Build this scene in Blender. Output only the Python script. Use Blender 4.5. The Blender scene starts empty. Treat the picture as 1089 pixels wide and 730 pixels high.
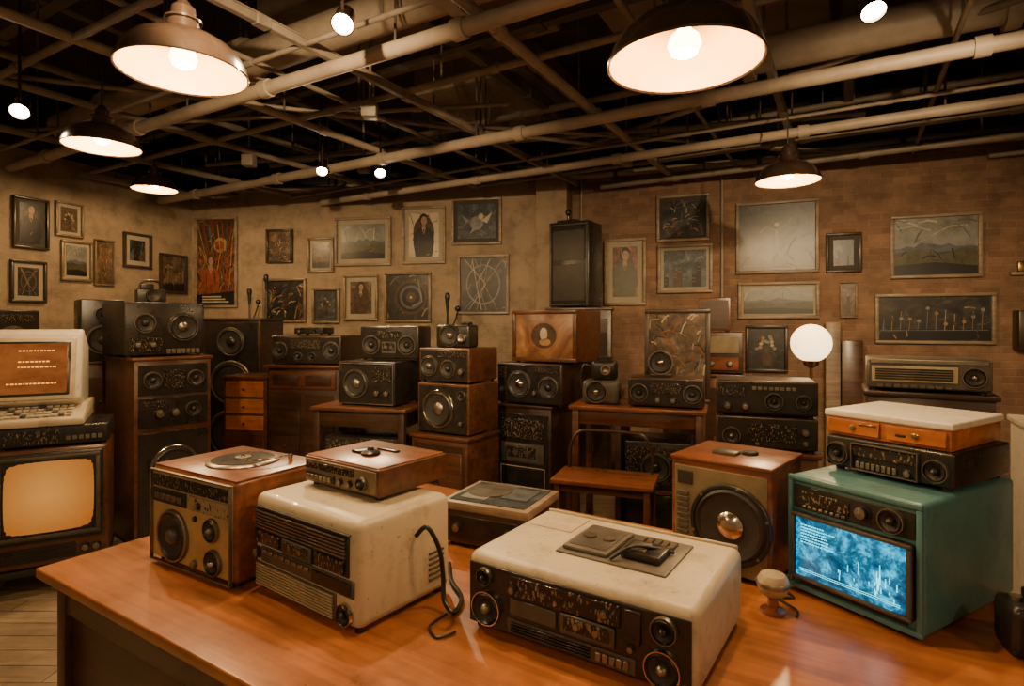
import bpy, bmesh, math, random
from mathutils import Vector, Matrix
random.seed(11)
COL = bpy.context.scene.collection

# ------------------------------------------------------------------ materials
def new_mat(name):
    m = bpy.data.materials.new(name); m.use_nodes = True
    nt = m.node_tree; nt.nodes.clear()
    out = nt.nodes.new('ShaderNodeOutputMaterial')
    b = nt.nodes.new('ShaderNodeBsdfPrincipled')
    nt.links.new(b.outputs[0], out.inputs[0])
    return m, nt, b
def N(nt, t, **kw):
    n = nt.nodes.new(t)
    for k, v in kw.items(): setattr(n, k, v)
    return n
def ramp(nt, stops, interp='LINEAR'):
    r = nt.nodes.new('ShaderNodeValToRGB'); r.color_ramp.interpolation = interp
    e = r.color_ramp.elements
    while len(e) < len(stops): e.new(0.5)
    for i, (p, c) in enumerate(stops):
        e[i].position = p; e[i].color = (c[0], c[1], c[2], 1)
    return r
def coords(nt, scale=(1,1,1), rot=(0,0,0), rnd=True):
    tc = N(nt, 'ShaderNodeTexCoord'); mp = N(nt, 'ShaderNodeMapping')
    mp.inputs['Scale'].default_value = scale; mp.inputs['Rotation'].default_value = rot
    nt.links.new(tc.outputs['Object'], mp.inputs['Vector'])
    if rnd:
        oi = N(nt, 'ShaderNodeObjectInfo'); mu = N(nt, 'ShaderNodeMath', operation='MULTIPLY'); mu.inputs[1].default_value = 37.0
        nt.links.new(oi.outputs['Random'], mu.inputs[0]); nt.links.new(mu.outputs[0], mp.inputs['Location'])
    return mp
def worn(name, c, rough=.5, metal=0., var=.25, scale=6., bump=.0, spec=.5, coat=0.):
    m, nt, b = new_mat(name)
    mp = coords(nt)
    n = N(nt, 'ShaderNodeTexNoise'); n.inputs['Scale'].default_value = scale; n.inputs['Detail'].default_value = 5; n.inputs['Roughness'].default_value = .65
    nt.links.new(mp.outputs[0], n.inputs['Vector'])
    d = tuple(x*(1-var) for x in c); l = tuple(min(1, x*(1+var*.5)) for x in c)
    r = ramp(nt, [(.3, d), (.55, c), (.75, l)])
    nt.links.new(n.outputs['Fac'], r.inputs[0]); nt.links.new(r.outputs[0], b.inputs['Base Color'])
    mr = N(nt, 'ShaderNodeMapRange'); mr.inputs['To Min'].default_value = max(.03, rough-.12); mr.inputs['To Max'].default_value = min(1, rough+.12)
    nt.links.new(n.outputs['Fac'], mr.inputs['Value']); nt.links.new(mr.outputs[0], b.inputs['Roughness'])
    b.inputs['Metallic'].default_value = metal; b.inputs['Specular IOR Level'].default_value = spec; b.inputs['Coat Weight'].default_value = coat
    if bump:
        bp = N(nt, 'ShaderNodeBump'); bp.inputs['Strength'].default_value = bump; bp.inputs['Distance'].default_value = .01
        nt.links.new(n.outputs['Fac'], bp.inputs['Height']); nt.links.new(bp.outputs[0], b.inputs['Normal'])
    return m
def grime(name, c, rough=.4, dirt=(.12, .08, .045), amt=.35, coat=.1):
    """painted / moulded case with brown ageing stains and scratches"""
    m, nt, b = new_mat(name)
    mp = coords(nt)
    n = N(nt, 'ShaderNodeTexNoise'); n.inputs['Scale'].default_value = 7; n.inputs['Detail'].default_value = 9; n.inputs['Roughness'].default_value = .72
    nt.links.new(mp.outputs[0], n.inputs['Vector'])
    n2 = N(nt, 'ShaderNodeTexNoise'); n2.inputs['Scale'].default_value = 60; n2.inputs['Detail'].default_value = 4
    nt.links.new(mp.outputs[0], n2.inputs['Vector'])
    r = ramp(nt, [(.50, (0, 0, 0)), (.78, (amt*2, amt*2, amt*2))]); nt.links.new(n.outputs['Fac'], r.inputs[0])
    r2 = ramp(nt, [(.66, (0, 0, 0)), (.74, (.6, .6, .6))]); nt.links.new(n2.outputs['Fac'], r2.inputs[0])
    ad = N(nt, 'ShaderNodeMath', operation='ADD', use_clamp=True); nt.links.new(r.outputs[0], ad.inputs[0]); nt.links.new(r2.outputs[0], ad.inputs[1])
    mx = N(nt, 'ShaderNodeMix', data_type='RGBA'); mx.inputs[6].default_value = (*c, 1); mx.inputs[7].default_value = (*dirt, 1)
    nt.links.new(ad.outputs[0], mx.inputs[0]); nt.links.new(mx.outputs[2], b.inputs['Base Color'])
    mr = N(nt, 'ShaderNodeMapRange'); mr.inputs['To Min'].default_value = rough-.12; mr.inputs['To Max'].default_value = rough+.22
    nt.links.new(n.outputs['Fac'], mr.inputs['Value']); nt.links.new(mr.outputs[0], b.inputs['Roughness']); b.inputs['Coat Weight'].default_value = coat
    bp = N(nt, 'ShaderNodeBump'); bp.inputs['Strength'].default_value = .15; bp.inputs['Distance'].default_value = .003
    nt.links.new(n2.outputs['Fac'], bp.inputs['Height']); nt.links.new(bp.outputs[0], b.inputs['Normal'])
    return m
def wood(name, dark, light, rough=.35, scale=(1.2, 16, 16), coat=.2, planks=None):
    m, nt, b = new_mat(name)
    mp = coords(nt, scale)
    n = N(nt, 'ShaderNodeTexNoise'); n.inputs['Scale'].default_value = 1.6; n.inputs['Detail'].default_value = 7; n.inputs['Roughness'].default_value = .6; n.inputs['Distortion'].default_value = .6
    nt.links.new(mp.outputs[0], n.inputs['Vector'])
    mid = tuple((a+c)/2 for a, c in zip(dark, light))
    r = ramp(nt, [(.28, dark), (.5, mid), (.72, light)])
    nt.links.new(n.outputs['Fac'], r.inputs[0]); last = r.outputs[0]
    mp2 = coords(nt, (1, 1, 1)); n2 = N(nt, 'ShaderNodeTexNoise'); n2.inputs['Scale'].default_value = 3.2; n2.inputs['Detail'].default_value = 8; n2.inputs['Roughness'].default_value = .7
    nt.links.new(mp2.outputs[0], n2.inputs['Vector'])
    r2 = ramp(nt, [(.3, (.5, .5, .5)), (.7, (1.15, 1.15, 1.15))]); nt.links.new(n2.outputs['Fac'], r2.inputs[0])
    mx = N(nt, 'ShaderNodeMix', data_type='RGBA', blend_type='MULTIPLY'); mx.inputs[0].default_value = 1
    nt.links.new(last, mx.inputs[6]); nt.links.new(r2.outputs[0], mx.inputs[7]); last = mx.outputs[2]
    if planks:
        mp3 = coords(nt, (1, 1, 1), rnd=False); br = N(nt, 'ShaderNodeTexBrick')
        br.inputs['Scale'].default_value = 1; br.inputs['Brick Width'].default_value = planks[0]; br.inputs['Row Height'].default_value = planks[1]
        br.inputs['Mortar Size'].default_value = planks[2]; br.inputs['Color1'].default_value = (1, 1, 1, 1); br.inputs['Color2'].default_value = (.78, .78, .78, 1); br.inputs['Mortar'].default_value = (.25, .2, .15, 1)
        nt.links.new(mp3.outputs[0], br.inputs['Vector'])
        mx2 = N(nt, 'ShaderNodeMix', data_type='RGBA', blend_type='MULTIPLY'); mx2.inputs[0].default_value = 1
        nt.links.new(last, mx2.inputs[6]); nt.links.new(br.outputs['Color'], mx2.inputs[7]); last = mx2.outputs[2]
    nt.links.new(last, b.inputs['Base Color'])
    mr = N(nt, 'ShaderNodeMapRange'); mr.inputs['To Min'].default_value = rough-.1; mr.inputs['To Max'].default_value = rough+.2
    nt.links.new(n2.outputs['Fac'], mr.inputs['Value']); nt.links.new(mr.outputs[0], b.inputs['Roughness'])
    b.inputs['Coat Weight'].default_value = coat; b.inputs['Coat Roughness'].default_value = .28
    bp = N(nt, 'ShaderNodeBump'); bp.inputs['Strength'].default_value = .15; bp.inputs['Distance'].default_value = .004
    nt.links.new(n.outputs['Fac'], bp.inputs['Height']); nt.links.new(bp.outputs[0], b.inputs['Normal'])
    return m
def brick_wall(name, c1, c2, mortar, plaster, amount):
    m, nt, b = new_mat(name)
    tc = N(nt, 'ShaderNodeTexCoord'); sx = N(nt, 'ShaderNodeSeparateXYZ'); cb = N(nt, 'ShaderNodeCombineXYZ')
    nt.links.new(tc.outputs['Object'], sx.inputs[0]); nt.links.new(sx.outputs['X'], cb.inputs['X']); nt.links.new(sx.outputs['Z'], cb.inputs['Y'])
    br = N(nt, 'ShaderNodeTexBrick'); br.inputs['Scale'].default_value = 1; br.inputs['Brick Width'].default_value = .20; br.inputs['Row Height'].default_value = .064
    br.inputs['Mortar Size'].default_value = .006; br.inputs['Mortar Smooth'].default_value = .6
    br.inputs['Color1'].default_value = (*c1, 1); br.inputs['Color2'].default_value = (*c2, 1); br.inputs['Mortar'].default_value = (*mortar, 1)
    nt.links.new(cb.outputs[0], br.inputs['Vector'])
    n = N(nt, 'ShaderNodeTexNoise'); n.inputs['Scale'].default_value = .9; n.inputs['Detail'].default_value = 9; n.inputs['Roughness'].default_value = .68
    nt.links.new(cb.outputs[0], n.inputs['Vector'])
    r = ramp(nt, [(max(0, amount-.10), (1, 1, 1)), (amount+.10, (0, 0, 0))]); nt.links.new(n.outputs['Fac'], r.inputs[0])
    n2 = N(nt, 'ShaderNodeTexNoise'); n2.inputs['Scale'].default_value = 3.5; n2.inputs['Detail'].default_value = 9; n2.inputs['Roughness'].default_value = .7
    nt.links.new(cb.outputs[0], n2.inputs['Vector'])
    r2 = ramp(nt, [(.3, tuple(x*.5 for x in plaster)), (.52, plaster), (.75, tuple(x*1.2 for x in plaster))]); nt.links.new(n2.outputs['Fac'], r2.inputs[0])
    r3 = ramp(nt, [(.3, (.5, .5, .5)), (.7, (1.2, 1.2, 1.2))]); nt.links.new(n2.outputs['Fac'], r3.inputs[0])
    mm = N(nt, 'ShaderNodeMix', data_type='RGBA', blend_type='MULTIPLY'); mm.inputs[0].default_value = 1
    nt.links.new(br.outputs['Color'], mm.inputs[6]); nt.links.new(r3.outputs[0], mm.inputs[7])
    mx = N(nt, 'ShaderNodeMix', data_type='RGBA')
    nt.links.new(r.outputs[0], mx.inputs[0]); nt.links.new(mm.outputs[2], mx.inputs[6]); nt.links.new(r2.outputs[0], mx.inputs[7])
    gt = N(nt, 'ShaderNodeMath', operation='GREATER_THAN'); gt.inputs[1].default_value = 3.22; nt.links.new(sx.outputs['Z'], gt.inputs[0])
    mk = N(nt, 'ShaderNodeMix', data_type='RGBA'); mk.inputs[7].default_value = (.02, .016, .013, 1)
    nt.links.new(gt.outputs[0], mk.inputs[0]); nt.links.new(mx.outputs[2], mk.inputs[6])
    nt.links.new(mk.outputs[2], b.inputs['Base Color']); b.inputs['Roughness'].default_value = .8
    inv = N(nt, 'ShaderNodeMath', operation='SUBTRACT'); inv.inputs[0].default_value = 1.08; nt.links.new(r.outputs[0], inv.inputs[1])
    h1 = N(nt, 'ShaderNodeMath', operation='MULTIPLY'); nt.links.new(br.outputs['Fac'], h1.inputs[0]); nt.links.new(inv.outputs[0], h1.inputs[1])
    h2 = N(nt, 'ShaderNodeMath', operation='MULTIPLY_ADD'); h2.inputs[1].default_value = -.35; nt.links.new(n2.outputs['Fac'], h2.inputs[0]); nt.links.new(h1.outputs[0], h2.inputs[2])
    bp = N(nt, 'ShaderNodeBump'); bp.inputs['Strength'].default_value = .6; bp.inputs['Distance'].default_value = .008; bp.invert = True
    nt.links.new(h2.outputs[0], bp.inputs['Height']); nt.links.new(bp.outputs[0], b.inputs['Normal'])
    return m
def art(name, stops, scale=6., dist=.8, rough=.32):
    m, nt, b = new_mat(name)
    mp = coords(nt)
    n = N(nt, 'ShaderNodeTexNoise'); n.inputs['Scale'].default_value = scale; n.inputs['Detail'].default_value = 8; n.inputs['Distortion'].default_value = dist; n.inputs['Roughness'].default_value = .7
    nt.links.new(mp.outputs[0], n.inputs['Vector'])
    r = ramp(nt, stops); nt.links.new(n.outputs['Fac'], r.inputs[0])
    nt.links.new(r.outputs[0], b.inputs['Base Color']); b.inputs['Roughness'].default_value = rough
    return m
def emit(name, c, s):
    m, nt, b = new_mat(name)
    b.inputs['Base Color'].default_value = (*c, 1); b.inputs['Emission Color'].default_value = (*c, 1); b.inputs['Emission Strength'].default_value = s
    return m
def screen(name, stops, strength, scale=7, vscale=1.6, rad=None):
    m, nt, b = new_mat(name)
    mp = coords(nt, (1, 1, vscale), rnd=False)
    n = N(nt, 'ShaderNodeTexNoise'); n.inputs['Scale'].default_value = scale; n.inputs['Detail'].default_value = 9; n.inputs['Distortion'].default_value = .35; n.inputs['Roughness'].default_value = .75
    nt.links.new(mp.outputs[0], n.inputs['Vector'])
    r = ramp(nt, stops); last = r.outputs[0]
    if rad:   # brighter toward the middle of the tube
        tc = N(nt, 'ShaderNodeTexCoord'); vd = N(nt, 'ShaderNodeVectorMath', operation='DISTANCE'); vd.inputs[1].default_value = rad[0]
        nt.links.new(tc.outputs['Object'], vd.inputs[0])
        ma = N(nt, 'ShaderNodeMapRange'); ma.inputs['From Max'].default_value = rad[1]; ma.inputs['To Min'].default_value = .80; ma.inputs['To Max'].default_value = .10
        nt.links.new(vd.outputs['Value'], ma.inputs['Value'])
        mm = N(nt, 'ShaderNodeMath', operation='MULTIPLY_ADD'); mm.inputs[1].default_value = .2; nt.links.new(n.outputs['Fac'], mm.inputs[0]); nt.links.new(ma.outputs[0], mm.inputs[2])
        nt.links.new(mm.outputs[0], r.inputs[0])
    else: nt.links.new(n.outputs['Fac'], r.inputs[0])
    nt.links.new(last, b.inputs['Emission Color']); b.inputs['Emission Strength'].default_value = strength
    b.inputs['Base Color'].default_value = (.01, .01, .01, 1); b.inputs['Roughness'].default_value = .15
    return m
def label_mat(name, base, mark, sx_=160, sz=70):
    m, nt, b = new_mat(name)
    mp = coords(nt, (sx_, 1, sz)); n = N(nt, 'ShaderNodeTexNoise'); n.inputs['Scale'].default_value = 1; n.inputs['Detail'].default_value = 1
    nt.links.new(mp.outputs[0], n.inputs['Vector'])
    g = ramp(nt, [(.58, (0, 0, 0)), (.66, (1, 1, 1))]); nt.links.new(n.outputs['Fac'], g.inputs[0])
    mx = N(nt, 'ShaderNodeMix', data_type='RGBA'); mx.inputs[6].default_value = (*base, 1); mx.inputs[7].default_value = (*mark, 1)
    nt.links.new(g.outputs[0], mx.inputs[0]); nt.links.new(mx.outputs[2], b.inputs['Base Color'])
    b.inputs['Roughness'].default_value = .15
    return m

M = dict(
 table=wood('table_wood', (.25, .072, .014), (.54, .185, .043), .27, (.9, 14, 14), .4),
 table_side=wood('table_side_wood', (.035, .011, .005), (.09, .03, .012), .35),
 red=wood('red_wood', (.10, .027, .009), (.31, .095, .03), .27),
 mid=wood('mid_wood', (.045, .016, .007), (.155, .056, .022), .28),
 dark=wood('dark_wood', (.018, .009, .005), (.07, .029, .013), .32),
 orange=wood('orange_wood', (.30, .08, .013), (.58, .19, .035), .33),
 trimw=wood('light_frame_wood', (.17, .12, .075), (.38, .28, .18), .5),
 floor=wood('floor_wood', (.20, .14, .08), (.38, .28, .17), .45, (1.2, 14, 14), .1, (1.4, .13, .004)),
 beige=grime('beige_plastic', (.50, .41, .275), .38),
 cream=worn('cream_plate', (.38, .30, .18), .38, var=.3, scale=8),
 gold=worn('gold_plate', (.46, .34, .18), .34, .25, var=.3, scale=6),
 olive=worn('olive_plate', (.17, .13, .07), .38, var=.4, scale=6),
 white=grime('white_laminate', (.66, .59, .46), .38, amt=.2),
 key=worn('key_plastic', (.5, .43, .33), .5),
 teal=grime('teal_paint', (.06, .165, .175), .33, (.03, .05, .045), .35, .2),
 black=worn('black_plastic', (.020, .017, .014), .30, var=.4, scale=12),
 blackm=worn('black_metal', (.032, .027, .022), .36, .5, .4, 10),
 grey=worn('grey_plastic', (.075, .064, .05), .4, var=.35, scale=10),
 deckgrey=worn('deck_grey', (.13, .112, .088), .38, .3, .35, 9),
 cone=worn('cone_paper', (.026, .022, .018), .6, var=.3, scale=30),
 rubber=worn('rubber', (.011, .010, .009), .42, var=.2),
 chrome=worn('chrome', (.55, .48, .38), .2, 1., .15, 20),
 steel=worn('aged_steel', (.27, .225, .17), .36, .85, .3, 14),
 brass=worn('brass', (.42, .27, .10), .3, 1., .3, 14),
 pipe=worn('painted_pipe', (.25, .20, .15), .55, var=.4, scale=5),
 duct=worn('painted_duct', (.38, .30, .22), .5, var=.3, scale=3),
 pipe_dark=worn('dark_pipe', (.09, .073, .057), .6, var=.35, scale=5),
 deck=worn('ceiling_black', (.055, .044, .035), .85, var=.6, scale=1.5),
 panel=worn('ceiling_panel', (.24, .18, .12), .8, var=.4, scale=2.5),
 enamel=worn('lamp_enamel', (.04, .024, .016), .22, .3, .3, 8, coat=.5),
 bulb=emit('bulb_glow', (1, .74, .34), 20), globe=emit('globe_glow', (1, .74, .40), 3.2),
 spotglow=emit('spot_glow', (1, .82, .54), 90),
 dial=label_mat('dial_glass', (.018, .015, .013), (.20, .15, .09)),
 dial2=label_mat('dial_cream', (.30, .22, .13), (.05, .035, .02), 120, 60),
 tvcyan=screen('cyan_screen', [(.38, (0, .02, .05)), (.49, (0, .10, .19)), (.56, (0, .34, .56)), (.63, (0, .70, 1)), (.72, (.15, .95, 1))], 1.7, 15, 1.1),
 cyanink=emit('cyan_trace', (.05, .80, 1), 3.0),
 tvwarm=screen('warm_screen', [(.12, (.06, .016, .003)), (.45, (.62, .18, .022)), (.9, (1., .42, .08))], .75, 2.0, rad=((.27, 0, .44), .42)),
 termscr=screen('amber_terminal_screen', [(.35, (.20, .045, .008)), (.7, (.42, .12, .025))], .9, 4),
 amberink=emit('amber_text', (1., .40, .07), 1.2),
 rust=art('rust_screen', [(.3, (.05, .02, .01)), (.5, (.18, .08, .035)), (.7, (.36, .19, .085))], 4, 1),
 mat=worn('mat_board', (.32, .27, .195), .8, var=.15), matd=worn('mat_board_dark', (.05, .042, .034), .8, var=.2),
 fr_dark=worn('frame_dark', (.045, .03, .02), .35, var=.4), fr_gold=worn('frame_bronze', (.22, .16, .10), .4, .3, .35, 15),
 a_dark=art('art_dark', [(.35, (.012, .011, .010)), (.55, (.030, .027, .024)), (.70, (.085, .07, .052))], 7, 1.2),
 a_gold=art('art_gold', [(.35, (.035, .022, .013)), (.52, (.10, .065, .037)), (.68, (.24, .155, .085))], 9, 1.2),
 a_blue=art('art_blue', [(.35, (.014, .018, .022)), (.52, (.045, .055, .06)), (.68, (.15, .16, .155))], 7, 1.2),
 a_red=art('art_red', [(.35, (.04, .016, .010)), (.52, (.15, .045, .022)), (.68, (.30, .14, .06))], 9, 1.2),
 a_light=art('art_light', [(.35, (.40, .31, .22)), (.55, (.50, .41, .31)), (.72, (.36, .20, .14))], 7),
 i_black=worn('ink_black', (.012, .010, .009), .35), i_umber=worn('ink_umber', (.07, .04, .022), .35, var=.5, scale=20), i_ochre=worn('ink_ochre', (.30, .18, .075), .35, var=.5, scale=18),
 i_cream=worn('ink_cream', (.42, .35, .25), .35, var=.35, scale=20), i_rust=worn('ink_rust', (.22, .06, .028), .35, var=.5, scale=18), i_slate=worn('ink_slate', (.08, .095, .10), .35, var=.5, scale=14),
 i_skin=worn('ink_skin', (.30, .185, .12), .35, var=.3, scale=25), i_olive=worn('ink_olive', (.07, .066, .032), .35, var=.5, scale=16), i_mist=worn('ink_mist', (.19, .19, .17), .35, var=.45, scale=8),
)
M['shade_in'], _nt, _b = new_mat('lamp_inner_enamel')
_b.inputs['Base Color'].default_value = (.50, .27, .065, 1); _b.inputs['Roughness'].default_value = .5
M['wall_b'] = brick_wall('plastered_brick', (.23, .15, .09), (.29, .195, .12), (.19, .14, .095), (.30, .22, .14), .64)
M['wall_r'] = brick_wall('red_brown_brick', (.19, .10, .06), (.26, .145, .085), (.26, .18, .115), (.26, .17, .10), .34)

# ------------------------------------------------------------------ mesh builder
class MB:
    def __init__(s): s.v = []; s.f = []; s.m = []; s.mats = []
    def mi(s, mat):
        if isinstance(mat, str): mat = M[mat]
        if mat not in s.mats: s.mats.append(mat)
        return s.mats.index(mat)
    def addbm(s, bm, mat, X=None):
        bmesh.ops.recalc_face_normals(bm, faces=bm.faces)
        o = len(s.v); i = s.mi(mat); bm.verts.index_update()
        for v in bm.verts: s.v.append(tuple(X @ v.co) if X else tuple(v.co))
        for f in bm.faces: s.f.append([o+v.index for v in f.verts]); s.m.append(i)
        bm.free()
    def box(s, x0, y0, z0, x1, y1, z1, mat, b=0., seg=2, X=None):
        bm = bmesh.new(); bmesh.ops.create_cube(bm, size=1)
        for v in bm.verts:
            v.co = Vector((x0+(v.co.x+.5)*(x1-x0), y0+(v.co.y+.5)*(y1-y0), z0+(v.co.z+.5)*(z1-z0)))
        if b > 0: bmesh.ops.bevel(bm, geom=bm.edges[:], offset=min(b, .45*min(abs(x1-x0), abs(y1-y0), abs(z1-z0))), segments=seg, affect='EDGES', profile=.5)
        s.addbm(bm, mat, X)
    def prism(s, pts, x0, x1, mat, b=0., seg=2, X=None):   # polygon in y-z extruded on x
        bm = bmesh.new()
        a = [bm.verts.new((x0, y, z)) for y, z in pts]; c = [bm.verts.new((x1, y, z)) for y, z in pts]
        bm.faces.new(a); bm.faces.new(c[::-1]); n = len(pts)
        for i in range(n): bm.faces.new((a[i], c[i], c[(i+1) % n], a[(i+1) % n]))
        if b > 0: bmesh.ops.bevel(bm, geom=bm.edges[:], offset=b, segments=seg, affect='EDGES', profile=.5)
        s.addbm(bm, mat, X)
    def poly(s, pts, y, mat, X=None):    # flat painted shape in x-z plane facing -y
        o = len(s.v); i = s.mi(mat)
        area = sum(pts[k][0]*pts[(k+1) % len(pts)][1]-pts[(k+1) % len(pts)][0]*pts[k][1] for k in range(len(pts)))
        if area < 0: pts = pts[::-1]
        for x, z in pts:
            v = Vector((x, y, z)); s.v.append(tuple(X @ v) if X else tuple(v))
        s.f.append(list(range(o, o+len(pts)))); s.m.append(i)
    def lathe(s, prof, org=(0, 0, 0), axis=(0, 0, 1), mat='black', n=24, X=None):
        ax = Vector(axis).normalized(); up = Vector((0, 0, 1)) if abs(ax.z) < .9 else Vector((1, 0, 0))
        e1 = up.cross(ax).normalized(); e2 = ax.cross(e1); O = Vector(org)
        bm = bmesh.new(); rows = []
        for r, h in prof:
            if r < 1e-5: rows.append([bm.verts.new(O+ax*h)])
            else: rows.append([bm.verts.new(O+ax*h+(e1*math.cos(2*math.pi*k/n)+e2*math.sin(2*math.pi*k/n))*r) for k in range(n)])
        for a, c in zip(rows, rows[1:]):
            for k in range(n):
                k2 = (k+1) % n
                if len(a) == 1 and len(c) == 1: continue
                if len(a) == 1: bm.faces.new((a[0], c[k], c[k2]))
                elif len(c) == 1: bm.faces.new((a[k], a[k2], c[0]))
                else: bm.faces.new((a[k], a[k2], c[k2], c[k]))
        s.addbm(bm, mat, X)
    def cyl(s, p, axis, r, h, mat, n=20, b=.0, X=None):
        b = min(b, r*.4, h*.4)
        pr = [(0, 0), (r, 0), (r, h-b), (r-b, h), (0, h)] if b else [(0, 0), (r, 0), (r, h), (0, h)]
        s.lathe(pr, p, axis, mat, n, X)
    def ball(s, p, r, mat, n=20, sx=1., X=None):
        s.lathe([(r*math.sin(math.pi*i/12), -r*sx*math.cos(math.pi*i/12)) for i in range(13)], p, (0, 0, 1), mat, n, X)
    def tube(s, pts, r, mat, n=8, X=None, smooth=True):
        pts = [Vector(p) for p in pts]
        if smooth and len(pts) > 2:
            q = []
            P = [pts[0]]+pts+[pts[-1]]
            for i in range(1, len(P)-2):
                for k in range(6):
                    t = k/6.; a, b_, c, d = P[i-1], P[i], P[i+1], P[i+2]
                    q.append(.5*((2*b_)+(c-a)*t+(2*a-5*b_+4*c-d)*t*t+(3*b_-a-3*c+d)*t**3))
            q.append(pts[-1]); pts = q
        bm = bmesh.new(); rows = []; nrm = None; lt = None
        for i, p in enumerate(pts):
            t = (pts[min(i+1, len(pts)-1)]-pts[max(i-1, 0)]).normalized()
            if nrm is None:
                nrm = t.cross(Vector((0, 0, 1)) if abs(t.z) < .9 else Vector((1, 0, 0))).normalized()
            else: nrm = lt.rotation_difference(t) @ nrm
            lt = t; bn = t.cross(nrm)
            rows.append([bm.verts.new(p+(nrm*math.cos(2*math.pi*k/n)+bn*math.sin(2*math.pi*k/n))*r) for k in range(n)])
        for a, c in zip(rows, rows[1:]):
            for k in range(n): bm.faces.new((a[k], a[(k+1) % n], c[(k+1) % n], c[k]))
        bm.faces.new(rows[0][::-1]); bm.faces.new(rows[-1])
        s.addbm(bm, mat, X)
    def build(s, name, loc=(0, 0, 0), ang=0., parent=None):
        me = bpy.data.meshes.new(name); me.from_pydata(s.v, [], s.f)
        for m in s.mats: me.materials.append(m)
        me.polygons.foreach_set('material_index', s.m); me.polygons.foreach_set('use_smooth', [True]*len(s.f))
        me.update(); me.set_sharp_from_angle(angle=math.radians(38))
        o = bpy.data.objects.new(name, me); COL.objects.link(o); o.location = loc; o.rotation_euler = (0, 0, math.radians(ang))
        if parent: o.parent = parent
        return o

# ------------------------------------------------------------------ front-panel features (x right, z up, front toward -y)
F = (0, -1, 0)
def spk(mb, x, z, r, y=0., ring='chrome', cap='steel', X=None):
    mb.lathe([(r, -.001), (r, .008), (r*.97, .013), (r*.90, .013), (r*.87, .008)], (x, y, z), F, ring, 36, X)
    mb.lathe([(r*.89, .009), (r*.81, .016), (r*.72, .010)], (x, y, z), F, 'rubber', 36, X)
    mb.lathe([(r*.73, .011), (r*.55, .006), (r*.30, .0015)], (x, y, z), F, 'cone', 36, X)
    mb.lathe([(r*.34, .0015), (r*.33, .009), (r*.24, .018), (r*.12, .023), (0, .025)], (x, y, z), F, cap, 24, X)
    if r > .05:
        for k in range(6):
            a = math.pi*k/3+.3; mb.cyl((x+math.cos(a)*r*.94, y-.012, z+math.sin(a)*r*.94), F, r*.035, .003, 'steel', 8, X=X)
def knob(mb, x, z, r, y=0., mat='black', X=None, l=None):
    l = l or r*1.0
    mb.lathe([(r*1.25, 0), (r*1.25, .003), (r, .004), (r*.95, l), (r*.85, l*1.08)], (x, y, z), F, mat, 20, X)
    mb.lathe([(r*.86, l*1.05), (r*.5, l*1.1), (0, l*1.1)], (x, y, z), F, 'steel', 20, X)
    mb.box(x-r*.07, y-l*1.18, z, x+r*.07, y-l*1.0, z+r*.8, 'cream', X=X)
def rect(mb, x0, z0, x1, z1, y=0., mat='black', p=.004, b=.0015, X=None): mb.box(x0, y-p, z0, x1, y+.001, z1, mat, b, 1, X)
def bezel(mb, x0, z0, x1, z1, y=0., mat='black', t=.01, p=.012, X=None):
    for a in ((x0, z0, x1, z0+t), (x0, z1-t, x1, z1), (x0, z0+t, x0+t, z1-t), (x1-t, z0+t, x1, z1-t)):
        mb.box(a[0], y-p, a[1], a[2], y+.001, a[3], mat, min(.004, t*.3), 2, X)
def slots(mb, x0, z0, x1, z1, n, y=0., mat='black', p=.006, X=None):
    st = (z1-z0)/n
    for i in range(n): mb.box(x0, y-p, z0+st*(i+.2), x1, y+.001, z0+st*(i+.8), mat, .001, 1, X)
def vslots(mb, x0, z0, x1, z1, n, y=0., mat='black', p=.006, X=None):
    st = (x1-x0)/n
    for i in range(n): mb.box(x0+st*(i+.2), y-p, z0, x0+st*(i+.8), y+.001, z1, mat, .001, 1, X)
def btns(mb, x0, z0, x1, z1, n, y=0., mat='steel', p=.006, X=None):
    st = (x1-x0)/n
    for i in range(n): mb.box(x0+st*(i+.12), y-p, z0, x0+st*(i+.88), y+.001, z1, mat, .0015, 1, X)

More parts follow.
